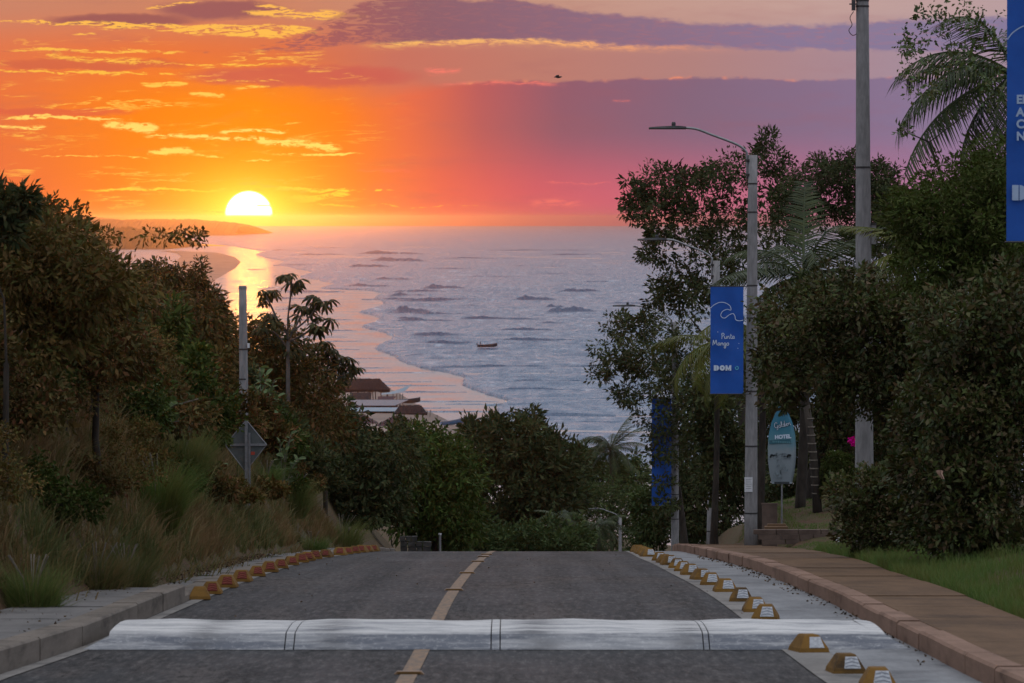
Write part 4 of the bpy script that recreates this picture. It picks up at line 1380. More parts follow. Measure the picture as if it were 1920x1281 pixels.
M['board_dark'] = plain('board_dark', (.02, .09, .12), (.03, .11, .14), 20, .6)
M['board_grey'] = plain('board_grey', (.10, .13, .15), (.2, .25, .27), 12, .6)
M['teal_dim'] = plain('teal_dim', (.08, .2, .24), (.1, .24, .28), 20, .6)
surfboard()

# garden edge behind the lamp: retaining wall, steps, brown board
def garden():
    d = 105.2
    a, b = P(1430, 1018, d), P(1600, 1012, d)
    z0 = gz(a.x, d) - .3
    t = thing('retaining_wall', ((a.x + b.x) / 2, d, z0), 'low brown retaining wall of the lawn behind the street lamp', 'wall')
    r = random.Random(2)
    for row in range(3):
        x = a.x - .1 * row
        while x < b.x:
            w = r.uniform(.3, .5); z = P(1430, 1016 - row * 9, d).z
            local(MB().box((x + w / 2, d + .05 * row + r.uniform(-.02, .02), z), (w - .015, .22, .10), r.uniform(-.03, .03)).build('stone', M['wall_brown'], t), t)
            x += w
    q = P(1455, 990, 106.6)
    s = thing('step', (q.x, 106.6, q.z - .05), 'pale concrete step at the foot of the brown panel', 'step')
    local(MB().box((q.x, 106.6, q.z), (.5, .35, .07)).box((q.x + .02, 106.8, q.z + .05), (.4, .2, .05)).build('tread', M['walk'], s), s)
    q = P(1443, 966, 108.5)
    p = thing('panel', (q.x, 108.5, gz(q.x, 108.5)), 'flat brown panel standing between street lamp and lawn', 'panel')
    h = P(1443, 946, 108.5).z
    zb = gz(q.x, 108.5) - .1
    local(MB().box((q.x, 108.5, (h + zb) / 2), (.34, .05, h - zb)).build('board', M['wall_brown'], p), p)
    local(MB().box((q.x, 108.5, h + .015), (.37, .07, .03)).build('cap', M['wall_brown'], p), p)
    q = P(1572, 1018, 98)
    g = thing('garden_light', (q.x, 98, gz(q.x, 98) - .05), 'small white garden spotlight on a stake by the pavement', 'garden light')
    local(MB().tube([(q.x, 98, gz(q.x, 98) - .05), (q.x, 98, q.z + .03)], .012, 6).build('stake', M['dark_steel'], g), g)
    local(MB().tube([(q.x - .03, 97.95, q.z + .03), (q.x + .02, 98, q.z + .09)], [.03, .04], 8).build('lamp', M['paper'], g), g)
    # culvert head on the left
    d = 92.0
    a, b = P(408, 1034, d), P(560, 1052, d)
    w = thing('culvert_wall', ((a.x + b.x) / 2, d, b.z - .3), 'low concrete culvert wall with dark opening beside the left kerb', 'wall')
    h = .12
    local(MB().prism([(a.x, a.z - .45), (b.x, b.z - .45), (b.x, b.z), (a.x, a.z)], lambda p: (p[0], d + .25, p[1]), lambda p: (p[0], d, p[1])).build('face', M['kerb_l'], w), w)
    local(MB().prism([(a.x - .03, a.z), (b.x + .03, b.z), (b.x + .03, b.z + .05), (a.x - .03, a.z + .05)], lambda p: (p[0], d + .3, p[1]), lambda p: (p[0], d - .05, p[1])).build('coping', M['walk_l'], w), w)
    q = P(428, 1052, d)
    local(MB().box((q.x, d - .01, q.z), (.12, .04, .16)).build('opening', M['ink'], w), w)


M['wall_brown'] = plain('wall_brown', (.075, .052, .042), (.12, .085, .068), 4, .9, .2)
garden()

# ------------------------------------------------------------------ beach huts
def mat_thatch():
    m, nt, out = new_mat('thatch')
    p, x, y, z = world_xyz(nt)
    n = noise(nt, comb(nt, x * 4.0, y * .6, z * 1.2), 1.0, 5.0, .7)
    principled(nt, out, mixc(nt, n.ss(.3, .7), (.010, .009, .012, 1), (.026, .022, .026, 1)), .95, .1, 0, n, .8, .12)
    return m


M['thatch'] = mat_thatch()
M['tin'] = plain('tin', (.13, .115, .13), (.18, .16, .18), .8, .6, .4, 0, .2, (6, 1, 1))
M['tin_blue'] = plain('tin_blue', (.11, .17, .22), (.15, .21, .26), .8, .5, .5)
M['tile_red'] = plain('tile_red', (.035, .018, .026), (.055, .028, .036), 3, .85, .2, 0, .5, (3, 1, 3))
M['wall_pale'] = plain('wall_pale', (.13, .13, .15), (.18, .18, .2), 1, .8)
M['timber'] = plain('timber', (.05, .04, .035), (.08, .065, .055), 4, .9)


def thatch_hut(px0, px1, py_ridge, py_eave, py_ground, d, label, posts=9, depth=7.0, seed=0):
    r = random.Random(seed)
    x0, x1 = P(px0, 700, d).x, P(px1, 700, d).x
    zr, ze, zg = P(700, py_ridge, d).z, P(700, py_eave, d).z, P(700, py_ground, d).z
    zg = min(zg, SEA_Z + .5)
    t = thing('palapa', ((x0 + x1) / 2, d, zg), label, 'beach hut', 'thatched shelters on the beach')
    L = x1 - x0; n = 40
    rws = []
    for i in range(n + 1):
        x = x0 + L * i / n
        j = r.uniform(-.12, .12)
        inset = min(1, min(i, n - i) / 7)
        rws.append([(x, d - depth / 2, ze + j * .6), (x, d - depth / 4, ze + (zr - ze) * .55 * inset + .1 * j), (x, d, ze + (zr - ze) * inset + r.uniform(-.08, .08)), (x, d + depth / 4, ze + (zr - ze) * .55 * inset), (x, d + depth / 2, ze + j)])
    local(MB().sheet(rws).build('roof', M['thatch'], t), t)
    mb = MB()
    rws = [[(x0 + L * i / n, d - depth / 2 + .02, ze + .1), (x0 + L * i / n, d - depth / 2 + .1, ze - .35 - r.uniform(0, .25))] for i in range(n + 1)]
    local(MB().sheet(rws).build('fringe', M['thatch'], t), t)
    for i in range(posts):
        for yy in (-1, 1):
            x = x0 + L * (.06 + .88 * (i + r.uniform(-.2, .2)) / (posts - 1)); ln = r.uniform(-.25, .25)
            local(MB().tube([(x, d + yy * depth * .42, zg - .3), (x + ln, d + yy * depth * .42, ze + .3)], .10, 7).build('post', M['timber'], t), t)
    for k in range(2):
        local(MB().tube([(x0 + .4, d + (-.42 + .84 * k) * depth, ze + .1), (x1 - .4, d + (-.42 + .84 * k) * depth, ze + .1)], .08, 6).build('beam', M['timber'], t), t)
    return t


thatch_hut(618, 732, 710, 730, 751, 1060, 'long thatched beach shelter with many posts, furthest of the huts', 10, 8, 1)
thatch_hut(738, 801, 760, 775, 797, 985, 'smaller thatched beach shelter nearest the wet sand', 9, 7, 2)


def canopy():
    d = 1035.0
    t = thing('canopy', (P(745, 740, d).x, d, SEA_Z + .4), 'pale blue upswept canopy roof on posts between the huts', 'canopy')
    pts = [(714, 738), (738, 735), (757, 726), (772, 719.5), (764, 730), (755, 737), (742, 740)]
    rows_ = []
    for u in np.linspace(0, 1, 10):
        pa = P(715 + 57 * u, 737.5 - 18 * u ** 1.6, d + 2.5); pb = P(715 + 45 * u, 740 - 2 * u - 5 * u ** 3, d - 2.5)
        rows_.append([pb, pb.lerp(pa, .5) - Vector((0, 0, .12)), pa])
    local(MB().sheet(rows_).build('roof', M['tin_blue'], t, True), t)
    for px in (737, 744, 750, 755):
        q = P(px, 738, d); local(MB().tube([(q.x, d, SEA_Z + .2), (q.x, d, q.z)], .08, 6).build('post', M['timber'], t), t)


canopy()


def shed(px0, px1, py_back, py_front, py_ground, d, label, mat, slope_px=0, wall=True, depth=6):
    x0, x1 = P(px0, 700, d).x, P(px1, 700, d).x
    zb, zf = P(700, py_back, d).z, P(700, py_front, d).z
    zg = SEA_Z - 1.0
    t = thing('beach_house', ((x0 + x1) / 2, d, zg), label, 'beach house')
    s = slope_px * d / F
    local(MB().add([(x0, d - depth / 2, zf), (x1 - s, d - depth / 2, zf), (x1, d + depth / 2, zb), (x0, d + depth / 2, zb), (x0, d - depth / 2, zf - .12), (x1 - s, d - depth / 2, zf - .12), (x1, d + depth / 2, zb - .12), (x0, d + depth / 2, zb - .12)],
                   [(0, 1, 2, 3), (7, 6, 5, 4), (0, 4, 5, 1), (1, 5, 6, 2), (2, 6, 7, 3), (3, 7, 4, 0)]).build('roof', mat, t), t)
    if wall:
        local(MB().box(((x0 + x1 - s) / 2, d + depth * .2, (zf + zg) / 2 - .1), ((x1 - x0) * .86, depth * .5, zf - zg - .1)).build('wall', M['wall_pale'], t), t)
        n = max(2, int((x1 - x0) / 3.2))
        for i in range(n):
            x = x0 + (x1 - x0) * (.14 + .72 * (i + .5) / n)
            w = local(MB().box((x, d - depth * .055, (zf + zg) / 2 + .3), (1.0, .06, 1.0)).build('window', M['ink'], t), t)
            MB().box((x, d - depth * .055 - .02, (zf + zg) / 2 - .25), (1.2, .1, .08)).build('sill', M['wall_pale'], w)
    for i in range(4):
        x = x0 + (x1 - s - x0) * (.04 + .92 * i / 3)
        local(MB().box((x, d - depth * .42, (zf + zg) / 2), (.22, .22, zf - zg - .05)).build('post', M['timber'], t), t)
    return t


shed(656, 696, 737, 749, 760, 1040, 'small dark roofed beach house between long thatch and pale roof', M['thatch'], 0, True, 6)
shed(655, 765, 751, 759, 775, 1015, 'beach house with a long flat pale tin roof, left of the canopy', M['tin'], 24, True, 8)
shed(708, 742, 744, 751, 770, 1022, 'little brown gabled roof just under the canopy', M['tile_red'], 8, False, 5)
shed(655, 745, 765, 770, 790, 990, 'beach house with pale blue wall and two dark posts', M['tin_blue'], 0, True, 6)


def hip_house(pxa, pxb, py_top, py_eave, d, label):
    x0, x1 = P(pxa, 700, d).x, P(pxb, 700, d).x
    zt, ze = P(700, py_top, d).z, P(700, py_eave, d).z
    zg = SEA_Z - 2
    t = thing('tiled_house', ((x0 + x1) / 2, d, zg), label, 'house')
    xm, w = (x0 + x1) / 2, 5.0
    local(MB().add([(x0, d - w, ze), (x1, d - w, ze), (x1, d + w, ze), (x0, d + w, ze), (xm - .8, d, zt), (xm + .8, d, zt)], [(0, 1, 5, 4), (1, 2, 5), (2, 3, 4, 5), (3, 0, 4), (3, 2, 1, 0)]).build('roof', M['tile_red'], t), t)
    local(MB().box((xm, d, (ze + zg) / 2 - .05), ((x1 - x0) * .84, w * 1.7, ze - zg - .1)).build('wall', M['wall_pale'], t), t)
    for s in (-1, 1):
        local(MB().box((xm + s * (x1 - x0) * .2, d - w * .85 - .03, (ze + zg) / 2 + .2), (.9, .06, 1.0)).build('window', M['ink'], t), t)
    local(MB().tube([(xm - 1.0, d, zt + .03), (xm + 1.0, d, zt + .03)], .12, 6).build('ridge', M['tin'], t), t)


hip_house(700, 792, 780, 800, 930, 'purple red hipped tile roof closest to the trees by the huts')
hip_house(640, 712, 778, 796, 940, 'tiled roof partly hidden behind foliage left of the red hipped roof')

# poles stuck in the sand by the shelters
for i, (px, py0, py1) in enumerate([(806, 770, 792), (819, 779, 800)]):
    d = 975 - 15 * i
    q = P(px, py1, d)
    t = thing('beach_pole', (q.x, d, SEA_Z + .2), ['taller bare pole in the sand right of the smaller thatch', 'shorter bare pole in the sand, furthest right by the huts'][i], 'pole')
    local(MB().tube([(q.x, d, SEA_Z + .1), (q.x + .1, d, P(px, py0, d).z)], .07, 6).build('shaft', M['timber'], t), t)
    local(MB().box((q.x + .1, d, P(px, py0, d).z), (.3, .3, .12)).build('cap', M['timber'], t), t)


# ------------------------------------------------------------------ boats
def boat(px, py, d, L, label, mat, flip=1, motor=True, zoff=0.0, rz=0.0, pitch=0.0):
    q = P(px, py, d)
    t = thing('fishing_boat', (q.x, d, SEA_Z + .06 + zoff), label, 'boat', None, rz)
    t.rotation_euler = (0, pitch, rz)
    n = 12; rows_ = []
    for i in range(n + 1):
        u = i / n
        x = (u - .5) * L * flip
        w = .85 * (1 - max(0, (u - .45) / .55) ** 2.2) * (.9 + .1 * min(1, u * 4)) + .02
        sh = .62 + .55 * max(0, u - .3) ** 1.6 * 1.6
        ke = -.12 + .75 * max(0, u - .75) ** 1.6 * 4
        rows_.append([(x, -w, sh), (x, -w * .93, sh * .55), (x, -w * .6, ke + .05), (x, 0, ke), (x, w * .6, ke + .05), (x, w * .93, sh * .55), (x, w, sh)])
    mb = MB().sheet(rows_); mb.f.append(tuple(range(7)))
    mb.build('hull', mat, t, True)
    gun = MB()
    for s in (0, 6): gun.tube([Vector(r[s]) + Vector((0, 0, .02)) for r in rows_], .05, 6)
    gun.build('gunwale', M['wall_pale'], t)
    for u in (.3, .5, .68):
        MB().box(((u - .5) * L * flip, 0, .42), (.28, 1.35, .05)).build('thwart', M['timber'], t)
    if motor:
        mm = MB().box((-(.5 * L + .18) * flip, 0, .85), (.34, .3, .5), 0, .8).box((-(.5 * L + .14) * flip, 0, .3), (.14, .12, .8)).build('outboard_motor', M['dark_steel'], t)
    return t


M['hull_dark'] = plain('hull_dark', (.025, .026, .032), (.045, .044, .05), 2, .5)
M['hull_blue'] = plain('hull_blue', (.05, .16, .3), (.08, .2, .36), 2, .45)
bd = float(G(915, 655, SEA_Z + .06).y)
bsw = max(float(swell(np.array([P(914 + k, 655, bd + e).x]), np.array([bd + e]))[0]) for k in (-16, 0, 16) for e in (-6, -3, 0, 3)) + .5
BL = 37 * bd / F
boat(914, 655, bd, BL, 'dark fishing boat with one person aboard, out on the sea', M['hull_dark'], 1, True, bsw)


def skin_person(name, loc, joints, edges, label, mat):
    """a body as one skinned surface"""
    me = bpy.data.meshes.new(name)
    me.from_pydata([j[0] for j in joints], edges, [])
    o = bpy.data.objects.new(name, me); COL.objects.link(o); o.location = loc
    me.materials.append(mat)
    md = o.modifiers.new('skin', 'SKIN'); md.use_smooth_shade = True
    for i, j in enumerate(joints): me.skin_vertices[0].data[i].radius = (j[1], j[1])
    me.skin_vertices[0].data[0].use_root = True
    sub = o.modifiers.new('sub', 'SUBSURF'); sub.levels = 1; sub.render_levels = 1
    return tag(o, label, 'person')


fx = P(914, 655, bd).x - BL * .36
J = [((0, 0, .92), .15), ((0, 0, 1.15), .15), ((.02, 0, 1.38), .17), ((.03, 0, 1.50), .07), ((.05, 0, 1.60), .10), ((.05, 0, 1.72), .10),
     ((.02, -.2, 1.40), .07), ((.10, -.28, 1.15), .05), ((.26, -.22, .98), .04), ((.34, -.2, .96), .04), ((.02, .2, 1.40), .07), ((-.12, .28, 1.15), .05), ((-.3, .24, 1.0), .04), ((-.38, .22, .98), .04),
     ((0, -.10, .86), .10), ((.04, -.12, .48), .075), ((0, -.12, .06), .055), ((.14, -.12, .02), .05), ((0, .10, .86), .10), ((.04, .12, .48), .075), ((0, .12, .06), .055), ((.14, .12, .02), .05)]
E = [(0, 1), (1, 2), (2, 3), (3, 4), (4, 5), (2, 6), (6, 7), (7, 8), (8, 9), (2, 10), (10, 11), (11, 12), (12, 13), (0, 14), (14, 15), (15, 16), (16, 17), (0, 18), (18, 19), (19, 20), (20, 21)]
skin_person('person', (fx, bd, SEA_Z + .06 + bsw), J, E, 'person in dark clothes standing at the stern of the boat', M['person'])
boat(762, 737, 1048, 6.0, 'dark open boat drawn up beside the blue canopy', M['hull_dark'], 1, True, .25)
boat(858, 803, 935, 6.5, 'blue boat whose bow tips up above the treetops', M['hull_blue'], 1, False, .5, .25, -.12)

# a person on the far sand spit
q = G(327, 472, SEA_Z + .5)
skin_person('person', (q.x, q.y, SEA_Z + .5), J, E, 'tiny figure standing on the far sand by the headland', M['person'])

# bird
def bird():
    d = 160.0
    q = P(1046, 145, d)
    t = thing('bird', q, 'small dark bird flying in front of the purple cloud', 'bird')
    MB().tube([(-.13, 0, 0), (-.08, 0, .01), (0, 0, .0), (.07, 0, .005), (.11, 0, .015), (.14, 0, .01)], [.008, .02, .035, .028, .02, .004], 8).build('body', M['person'], t, True)
    for s in (-1, 1):
        MB().sheet([[(-.05, 0, .01), (.05, 0, .015)], [(-.05, s * .12, .07), (.03, s * .12, .075)], [(-.09, s * .26, .03), (-.05, s * .26, .035)]]).build('wing', M['person'], t)


bird()

# ------------------------------------------------------------------ vegetation
def unit(v): return v / np.maximum(np.linalg.norm(v, axis=-1, keepdims=True), 1e-6)


def leaf_quads(pos, dirs, length, width, rng, fold=.25):
    """one pointed leaf per row: base, two edges, tip"""
    n = len(pos)
    L = (length * rng.uniform(.65, 1.25, n))[:, None]; W = (width * rng.uniform(.7, 1.2, n))[:, None]
    d = unit(dirs)
    r = unit(np.cross(d, unit(rng.normal(size=(n, 3)))))
    nn = np.cross(d, r)
    base = pos; tip = pos + d * L - nn * L * .12
    m1 = pos + d * L * .5 + r * W * .5 + nn * W * fold
    m2 = pos + d * L * .5 - r * W * .5 + nn * W * fold
    v = np.stack([base, m1, tip, m2], 1).reshape(-1, 3)
    q = np.arange(4 * n).reshape(n, 4)
    return v, q


def sample_clusters(ells, n, rng, shell=.55):
    vol = np.array([e[3] * e[4] * e[5] for e in ells]) ** .75
    idx = rng.choice(len(ells), n, p=vol / vol.sum())
    E_ = np.array([e[:6] for e in ells])[idx]
    u = unit(rng.normal(size=(n, 3)))
    rad = shell + (1 - shell) * rng.uniform(0, 1, n) ** .7
    inner = rng.uniform(0, 1, n) < .25
    rad = np.where(inner, rad * rng.uniform(.3, 1, n), rad)
    return E_[:, :3] + u * E_[:, 3:] * rad[:, None], u


def limb_tubes(mb, base, tips, rng, r0, sides=6, sag=.12):
    """limbs from a forking skeleton: each tip joins the nearest point already on the tree"""
    nodes = [np.array(base)]; rad = [r0]
    order = np.argsort(np.linalg.norm(tips - np.array(base), axis=1))
    for i in order:
        tp = tips[i]
        arr = np.array(nodes)
        dv = tp - arr
        cost = np.linalg.norm(dv, axis=1) + .35 * np.maximum(0, -(dv[:, 2])) * 3
        j = int(np.argmin(cost))
        a = arr[j]; ln = np.linalg.norm(tp - a)
        r = min(rad[j] * .75, max(.006, rad[j] * .55))
        mid1 = a + (tp - a) * .35 + rng.normal(size=3) * ln * .07 + np.array([0, 0, ln * sag])
        mid2 = a + (tp - a) * .7 + rng.normal(size=3) * ln * .07 + np.array([0, 0, ln * sag * .7])
        mb.tube([a, mid1, mid2, tp], [r, r * .8, r * .6, r * .3], sides, cap=False)
        nodes += [mid1, mid2, tp]; rad += [r * .8, r * .6, r * .35]


def tree(name, label, cat, base, d, ells, depth, nclus, lpc, cr, leaf, mat, droop=.3, r0=.1, seed=1, group=None, shell=.55, bark='bark', twigs=60, up=0.0, lean=None, stems=1):
    """base px at depth d; ells: (px, py, rx, ry) of the crown in photo pixels at that depth; depth: crown depth in metres"""
    rng = np.random.default_rng(seed)
    k = d / F
    bx = P(base, 700, d).x; bz = gz(bx, d)
    t = thing(name, (bx, d, bz), label, cat, group)
    E_ = []
    for e in ells:
        px, py, rx, ry = e[:4]
        dy = (e[4] if len(e) > 4 else 0.0)
        q = P(px, py, d)
        E_.append((q.x - bx, dy, q.z - bz, rx * k, depth * .5 * (.8 + .2 * rx / 100), ry * k))
    nclus = int(nclus * 1.1); cr = cr * .72; leaf = (leaf[0] * 1.1, leaf[1] * 1.2)
    c, u = sample_clusters(E_, nclus, rng, shell)
    c[:, 2] = np.maximum(c[:, 2], .05)
    n = nclus * lpc
    ci = np.repeat(np.arange(nclus), lpc)
    spread = np.clip(rng.normal(size=(n, 3)), -1.6, 1.6) * cr * rng.uniform(.5, 1.3, nclus)[ci][:, None]
    pos = c[ci] + spread
    pos[:, 2] = np.maximum(pos[:, 2], .02)
    dirs = unit(spread) * .8 + u[ci] * .4 + rng.normal(size=(n, 3)) * .5 + np.array([0, 0, up - droop])
    lv = rng.uniform(.6, 1.5, nclus)[ci]
    v, q = leaf_quads(pos, dirs, leaf[0] * lv, leaf[1] * lv, rng)
    link('crown', np_mesh(name + '_crown', v, quads=q), M[mat], t)
    mb = MB()
    top = np.array(c).mean(0)
    sel = rng.choice(nclus, min(twigs, nclus), replace=False)
    for s in range(stems):
        fork = np.array([top[0] * .35 + (s - (stems - 1) / 2) * .35, 0, max(.3, top[2] * .45)])
        b0 = np.array([(s - (stems - 1) / 2) * .2, 0, -.2])
        m1 = b0 * .5 + fork * .5 + rng.normal(size=3) * .06
        mb.tube([b0, m1, fork], [r0 * 1.25, r0, r0 * .8], 9, cap=False)
        limb_tubes(mb, fork, c[sel[s::stems]], rng, r0 * .8)
    mb.build('trunk', M[bark], t, True)
    return t


# ---- palm frond (leaflets along an arching rachis), shared by all palms
def frond_mesh(name, L, seed, droop=.9, width=.55, nl=46, hang=.5, lw=.035):
    rng = np.random.default_rng(seed)
    V_, Q_ = [], []
    ts = np.linspace(0, 1, 12)
    rach = [np.array([L * t * math.cos(droop * t * .6), 0, L * (.35 * t - droop * .62 * t * t)]) for t in ts]
    mb = MB().tube(rach, [.035 * (1 - .85 * t) for t in ts], 5)
    o = 0
    pts = np.array(rach)
    for s in (-1, 1):
        for i in range(nl):
            t = .12 + .88 * (i + rng.uniform(0, .7)) / nl
            p = np.array([np.interp(t, ts, pts[:, a]) for a in range(3)])
            tn = np.array([np.interp(min(1, t + .03), ts, pts[:, a]) for a in range(3)]) - p; tn /= np.linalg.norm(tn)
            ln = width * L / 2.5 * math.sin(min(1, (t + .12)) * 2.6) * rng.uniform(.8, 1.1) + .05
            side_ = np.array([0, s, 0])
            dr = tn * .55 + side_ * .8 + np.array([0, 0, -hang * rng.uniform(.6, 1.5)])
            dr /= np.linalg.norm(dr)
            w = lw * tn
            mid_ = p + dr * ln * .55
            tip = p + dr * ln + np.array([0, 0, -ln * hang * .35])
            mb.add([p - w * .5, p + w * .5, mid_ + w * .45, tip, mid_ - w * .45], [(0, 1, 2, 4), (4, 2, 3)])
    return mb.mesh(name)


FR = [frond_mesh('frond', 2.6, s, dr, .62, 48, hg) for s, dr, hg in ((1, .75, .45), (2, 1.05, .65), (3, .45, .3))]


def palm(label, px, py, d, nf, scale, mat, seed, trunk_r=.14, base_dy=0.0, tilt=(.1, 1.2), group='palms', az=None, name='palm_tree', ground_z=None):
    rng = random.Random(seed)
    q = P(px, py, d)
    zb = gz(q.x, d) if ground_z is None else ground_z
    t = thing(name, (q.x, d, zb), label, 'palm', group)
    h = q.z - zb
    mb = MB(); n = 12
    mb.tube([(.12 * math.sin(i / n * 2.5) * (h / 5), 0, -.2 + (h + .2) * i / n) for i in range(n + 1)], [trunk_r * (1.35 - .5 * i / n) for i in range(n + 1)], 10)
    mb.build('trunk', M['bark'], t, True)
    hx = .12 * math.sin(2.5) * (h / 5)
    for i in range(nf):
        me = FR[rng.choice([0, 1, 1, 2]) if az is None else i % 3]
        key = me.name + mat
        if key not in FRM:
            m2 = me.copy(); m2.materials.append(M[mat]); FRM[key] = m2
        o = bpy.data.objects.new('frond', FRM[key]); COL.objects.link(o); o.parent = t
        a = i * 2.39996 + rng.uniform(-.3, .3) if az is None else az[i % len(az)] + rng.uniform(-.2, .2)
        el = -(tilt[1] + (tilt[0] - tilt[1]) * (i / max(1, nf - 1)) + rng.uniform(-.12, .12)) + .55
        o.location = (hx, 0, h)
        o.rotation_euler = (rng.uniform(-.2, .2), -(-el), a) if False else (rng.uniform(-.25, .25), el * -1.0 * -1.0 * -1.0, a)
        s = scale * rng.uniform(.85, 1.1); o.scale = (s, s, s)
    return t


FRM = {}

# ---------------- left side, near to far
tree('feathery_tree', 'dark feathery tree filling the upper left corner of the bank', 'tree', 40, 62,
     [(40, 510, 100, 100), (110, 490, 90, 80), (20, 430, 50, 50), (190, 540, 80, 70), (60, 620, 120, 110)], 3.2, 620, 34, .13, (.10, .03), 'leaf_brown', .35, .09, 21, None, .35, twigs=110)
tree('spiky_shrub', 'near black drooping sprays sticking up at the left picture edge', 'shrub', 8, 58,
     [(6, 385, 34, 40), (45, 372, 26, 20), (10, 430, 30, 30)], .8, 46, 26, .06, (.13, .035), 'leaf_dark', .1, .04, 22, None, .2, twigs=40)
tree('thorn_shrub', 'loose thin branched shrub whose sprays reach right under the sun', 'shrub', 190, 66,
     [(120, 410, 50, 26), (300, 442, 56, 4), (340, 438, 30, 6), (366, 446, 18, 4), (85, 395, 36, 26), (165, 475, 50, 22), (205, 442, 24, 8)], 1.0, 110, 13, .075, (.075, .028), 'leaf_brown', .15, .05, 23, None, .2, twigs=150)
tree('mango_bush', 'large mango leaved bush between the feathery tree and the concrete pole', 'tree', 330, 112,
     [(290, 610, 120, 80), (370, 640, 75, 90), (250, 650, 120, 110), (330, 720, 110, 100), (385, 590, 40, 36), (405, 700, 50, 100)], 4.0, 700, 30, .17, (.16, .042), 'leaf_mango', .75, .12, 24, None, .55, twigs=80)
tree('round_bush', 'reddish lit bush on the skyline just left of the concrete pole', 'tree', 320, 120,
     [(320, 545, 66, 40), (370, 560, 50, 40), (260, 540, 60, 40), (390, 600, 50, 50), (300, 512, 34, 20), (372, 515, 12, 22)], 3.0, 380, 26, .14, (.11, .036), 'leaf_mango', .4, .08, 25, None, .45, twigs=70)
tree('undergrowth_shrub', 'shadowed olive shrub under the feathery tree', 'shrub', 60, 66,
     [(60, 690, 130, 100), (180, 660, 110, 90), (0, 780, 80, 100)], 2.2, 420, 26, .12, (.10, .035), 'leaf_mango', .3, .06, 27, None, .5, twigs=40)
tree('bank_shrub', 'dark green bank shrub right of the road sign post', 'shrub', 545, 122,
     [(540, 840, 46, 60), (575, 880, 50, 60), (600, 940, 50, 50), (530, 900, 36, 40)], 2.0, 320, 28, .16, (.13, .045), 'leaf_dark', .2, .05, 83, None, .3, twigs=60)


def bank_plants():
    """shrubs and weeds rooted on the cut bank in three rows, each with its own crown"""
    r = random.Random(17)
    mats = ['leaf_mango', 'leaf_dark', 'leaf_green', 'leaf_brown', 'leaf_mango', 'leaf_lime']
    rows_ = [(2.05, [66, 69.5, 73.5, 78, 83, 88, 94, 100, 110, 117, 124], 1.45, 1.0, 'upper', 'shrub', 150),
             (1.25, [59, 62, 65.5, 69.5, 74, 79, 84.5, 90, 97, 111, 118, 126], 1.35, 1.15, 'middle', 'shrub', 190),
             (.72, [56, 60, 64, 68, 73, 78.5, 85, 92, 103, 112, 121], .75, .85, 'lowest', 'weed', 120)]
    for (t0, dl, h, w, nm, kind, nc) in rows_:
        for i, d in enumerate(dl):
            t = t0 + r.uniform(-.18, .18)
            x = float(x_walk_l(d)) - t
            px = 960 + x / d * F
            k = F / d
            hh_ = h * r.uniform(.75, 1.25); ww = w * r.uniform(.8, 1.2)
            if 425 < px < 500 and d < 106: hh_ *= .45
            pyg = 640.5 - F * math.tan(math.atan2(gz(x, d), d) + TH)
            E_ = [(px, pyg - hh_ * k * .5, ww * k * .5, hh_ * k * .45), (px - ww * k * .4, pyg - hh_ * k * .3, ww * k * .4, hh_ * k * .32), (px + ww * k * .4, pyg - hh_ * k * .3, ww * k * .4, hh_ * k * .34), (px + ww * k * r.uniform(-.3, .3), pyg - hh_ * k * .85, ww * k * .25, hh_ * k * .3)]
            mt = mats[(i * 2 + len(nm)) % 6] if kind == 'shrub' else ['leaf_brown', 'leaf_green', 'leaf_mango', 'leaf_brown'][i % 4]
            ls = r.uniform(.07, .12) * (1 if kind == 'shrub' else .75) * max(.8, d / 85)
            nth = ORD[i]
            tree('bank_' + kind, f'{nth} {kind} from the left edge in the {nm} row on the left bank', kind, px, d, E_, ww, nc, 24, .11 * (1 if kind == 'shrub' else .7), (ls, ls * r.uniform(.3, .45)), mt, r.uniform(-.1, .4), .022, 300 + i + 40 * len(nm), f'{nm} row of plants on the left bank', .2, twigs=40, stems=2)


bank_plants()
tree('slope_bush', 'bushy dark slope growth right behind the concrete pole', 'tree', 520, 132,
     [(470, 650, 60, 60), (520, 680, 75, 70), (560, 740, 80, 80), (480, 760, 80, 100), (600, 790, 70, 80), (450, 700, 40, 60)], 4.5, 520, 28, .19, (.15, .05), 'leaf_mango', .45, .1, 29, None, .5, twigs=60)
tree('vine_tree', 'dark vine hung tree on the slope below the cecropias', 'tree', 640, 148,
     [(620, 815, 60, 72), (680, 865, 60, 60), (640, 900, 90, 110), (730, 880, 60, 110), (690, 960, 80, 70), (580, 880, 60, 90)], 5.0, 520, 28, .22, (.17, .06), 'leaf_dark', .5, .12, 30, None, .55, twigs=50)
tree('green_tree', 'fresher green rounded tree left of the dark central tree', 'tree', 820, 182,
     [(800, 850, 70, 60), (850, 900, 60, 80), (790, 930, 80, 90), (760, 880, 50, 70), (850, 970, 60, 60), (770, 830, 36, 30)], 6.0, 560, 26, .26, (.22, .07), 'leaf_green', .4, .14, 31, None, .55, twigs=50)
tree('dark_tree', 'big dark dense tree in the centre with spiky top against the sea', 'tree', 960, 250,
     [(960, 840, 80, 50), (900, 850, 50, 50), (1010, 880, 75, 70), (940, 920, 100, 90), (1040, 930, 70, 80), (960, 990, 120, 70), (990, 800, 26, 26), (930, 800, 22, 22), (1050, 870, 50, 50), (885, 805, 14, 20)], 9.0, 900, 26, .30, (.30, .10), 'leaf_dark', .15, .2, 32, None, .5, up=.25, twigs=60)
tree('spiky_tree', 'small pointed treetop in front of the red tile roofs', 'tree', 740, 330,
     [(742, 805, 10, 18), (735, 835, 22, 22), (700, 822, 22, 14), (690, 850, 40, 36), (760, 855, 40, 36)], 5.0, 170, 20, .25, (.36, .12), 'leaf_dark', .1, .12, 33, None, .4, up=.3, twigs=40)
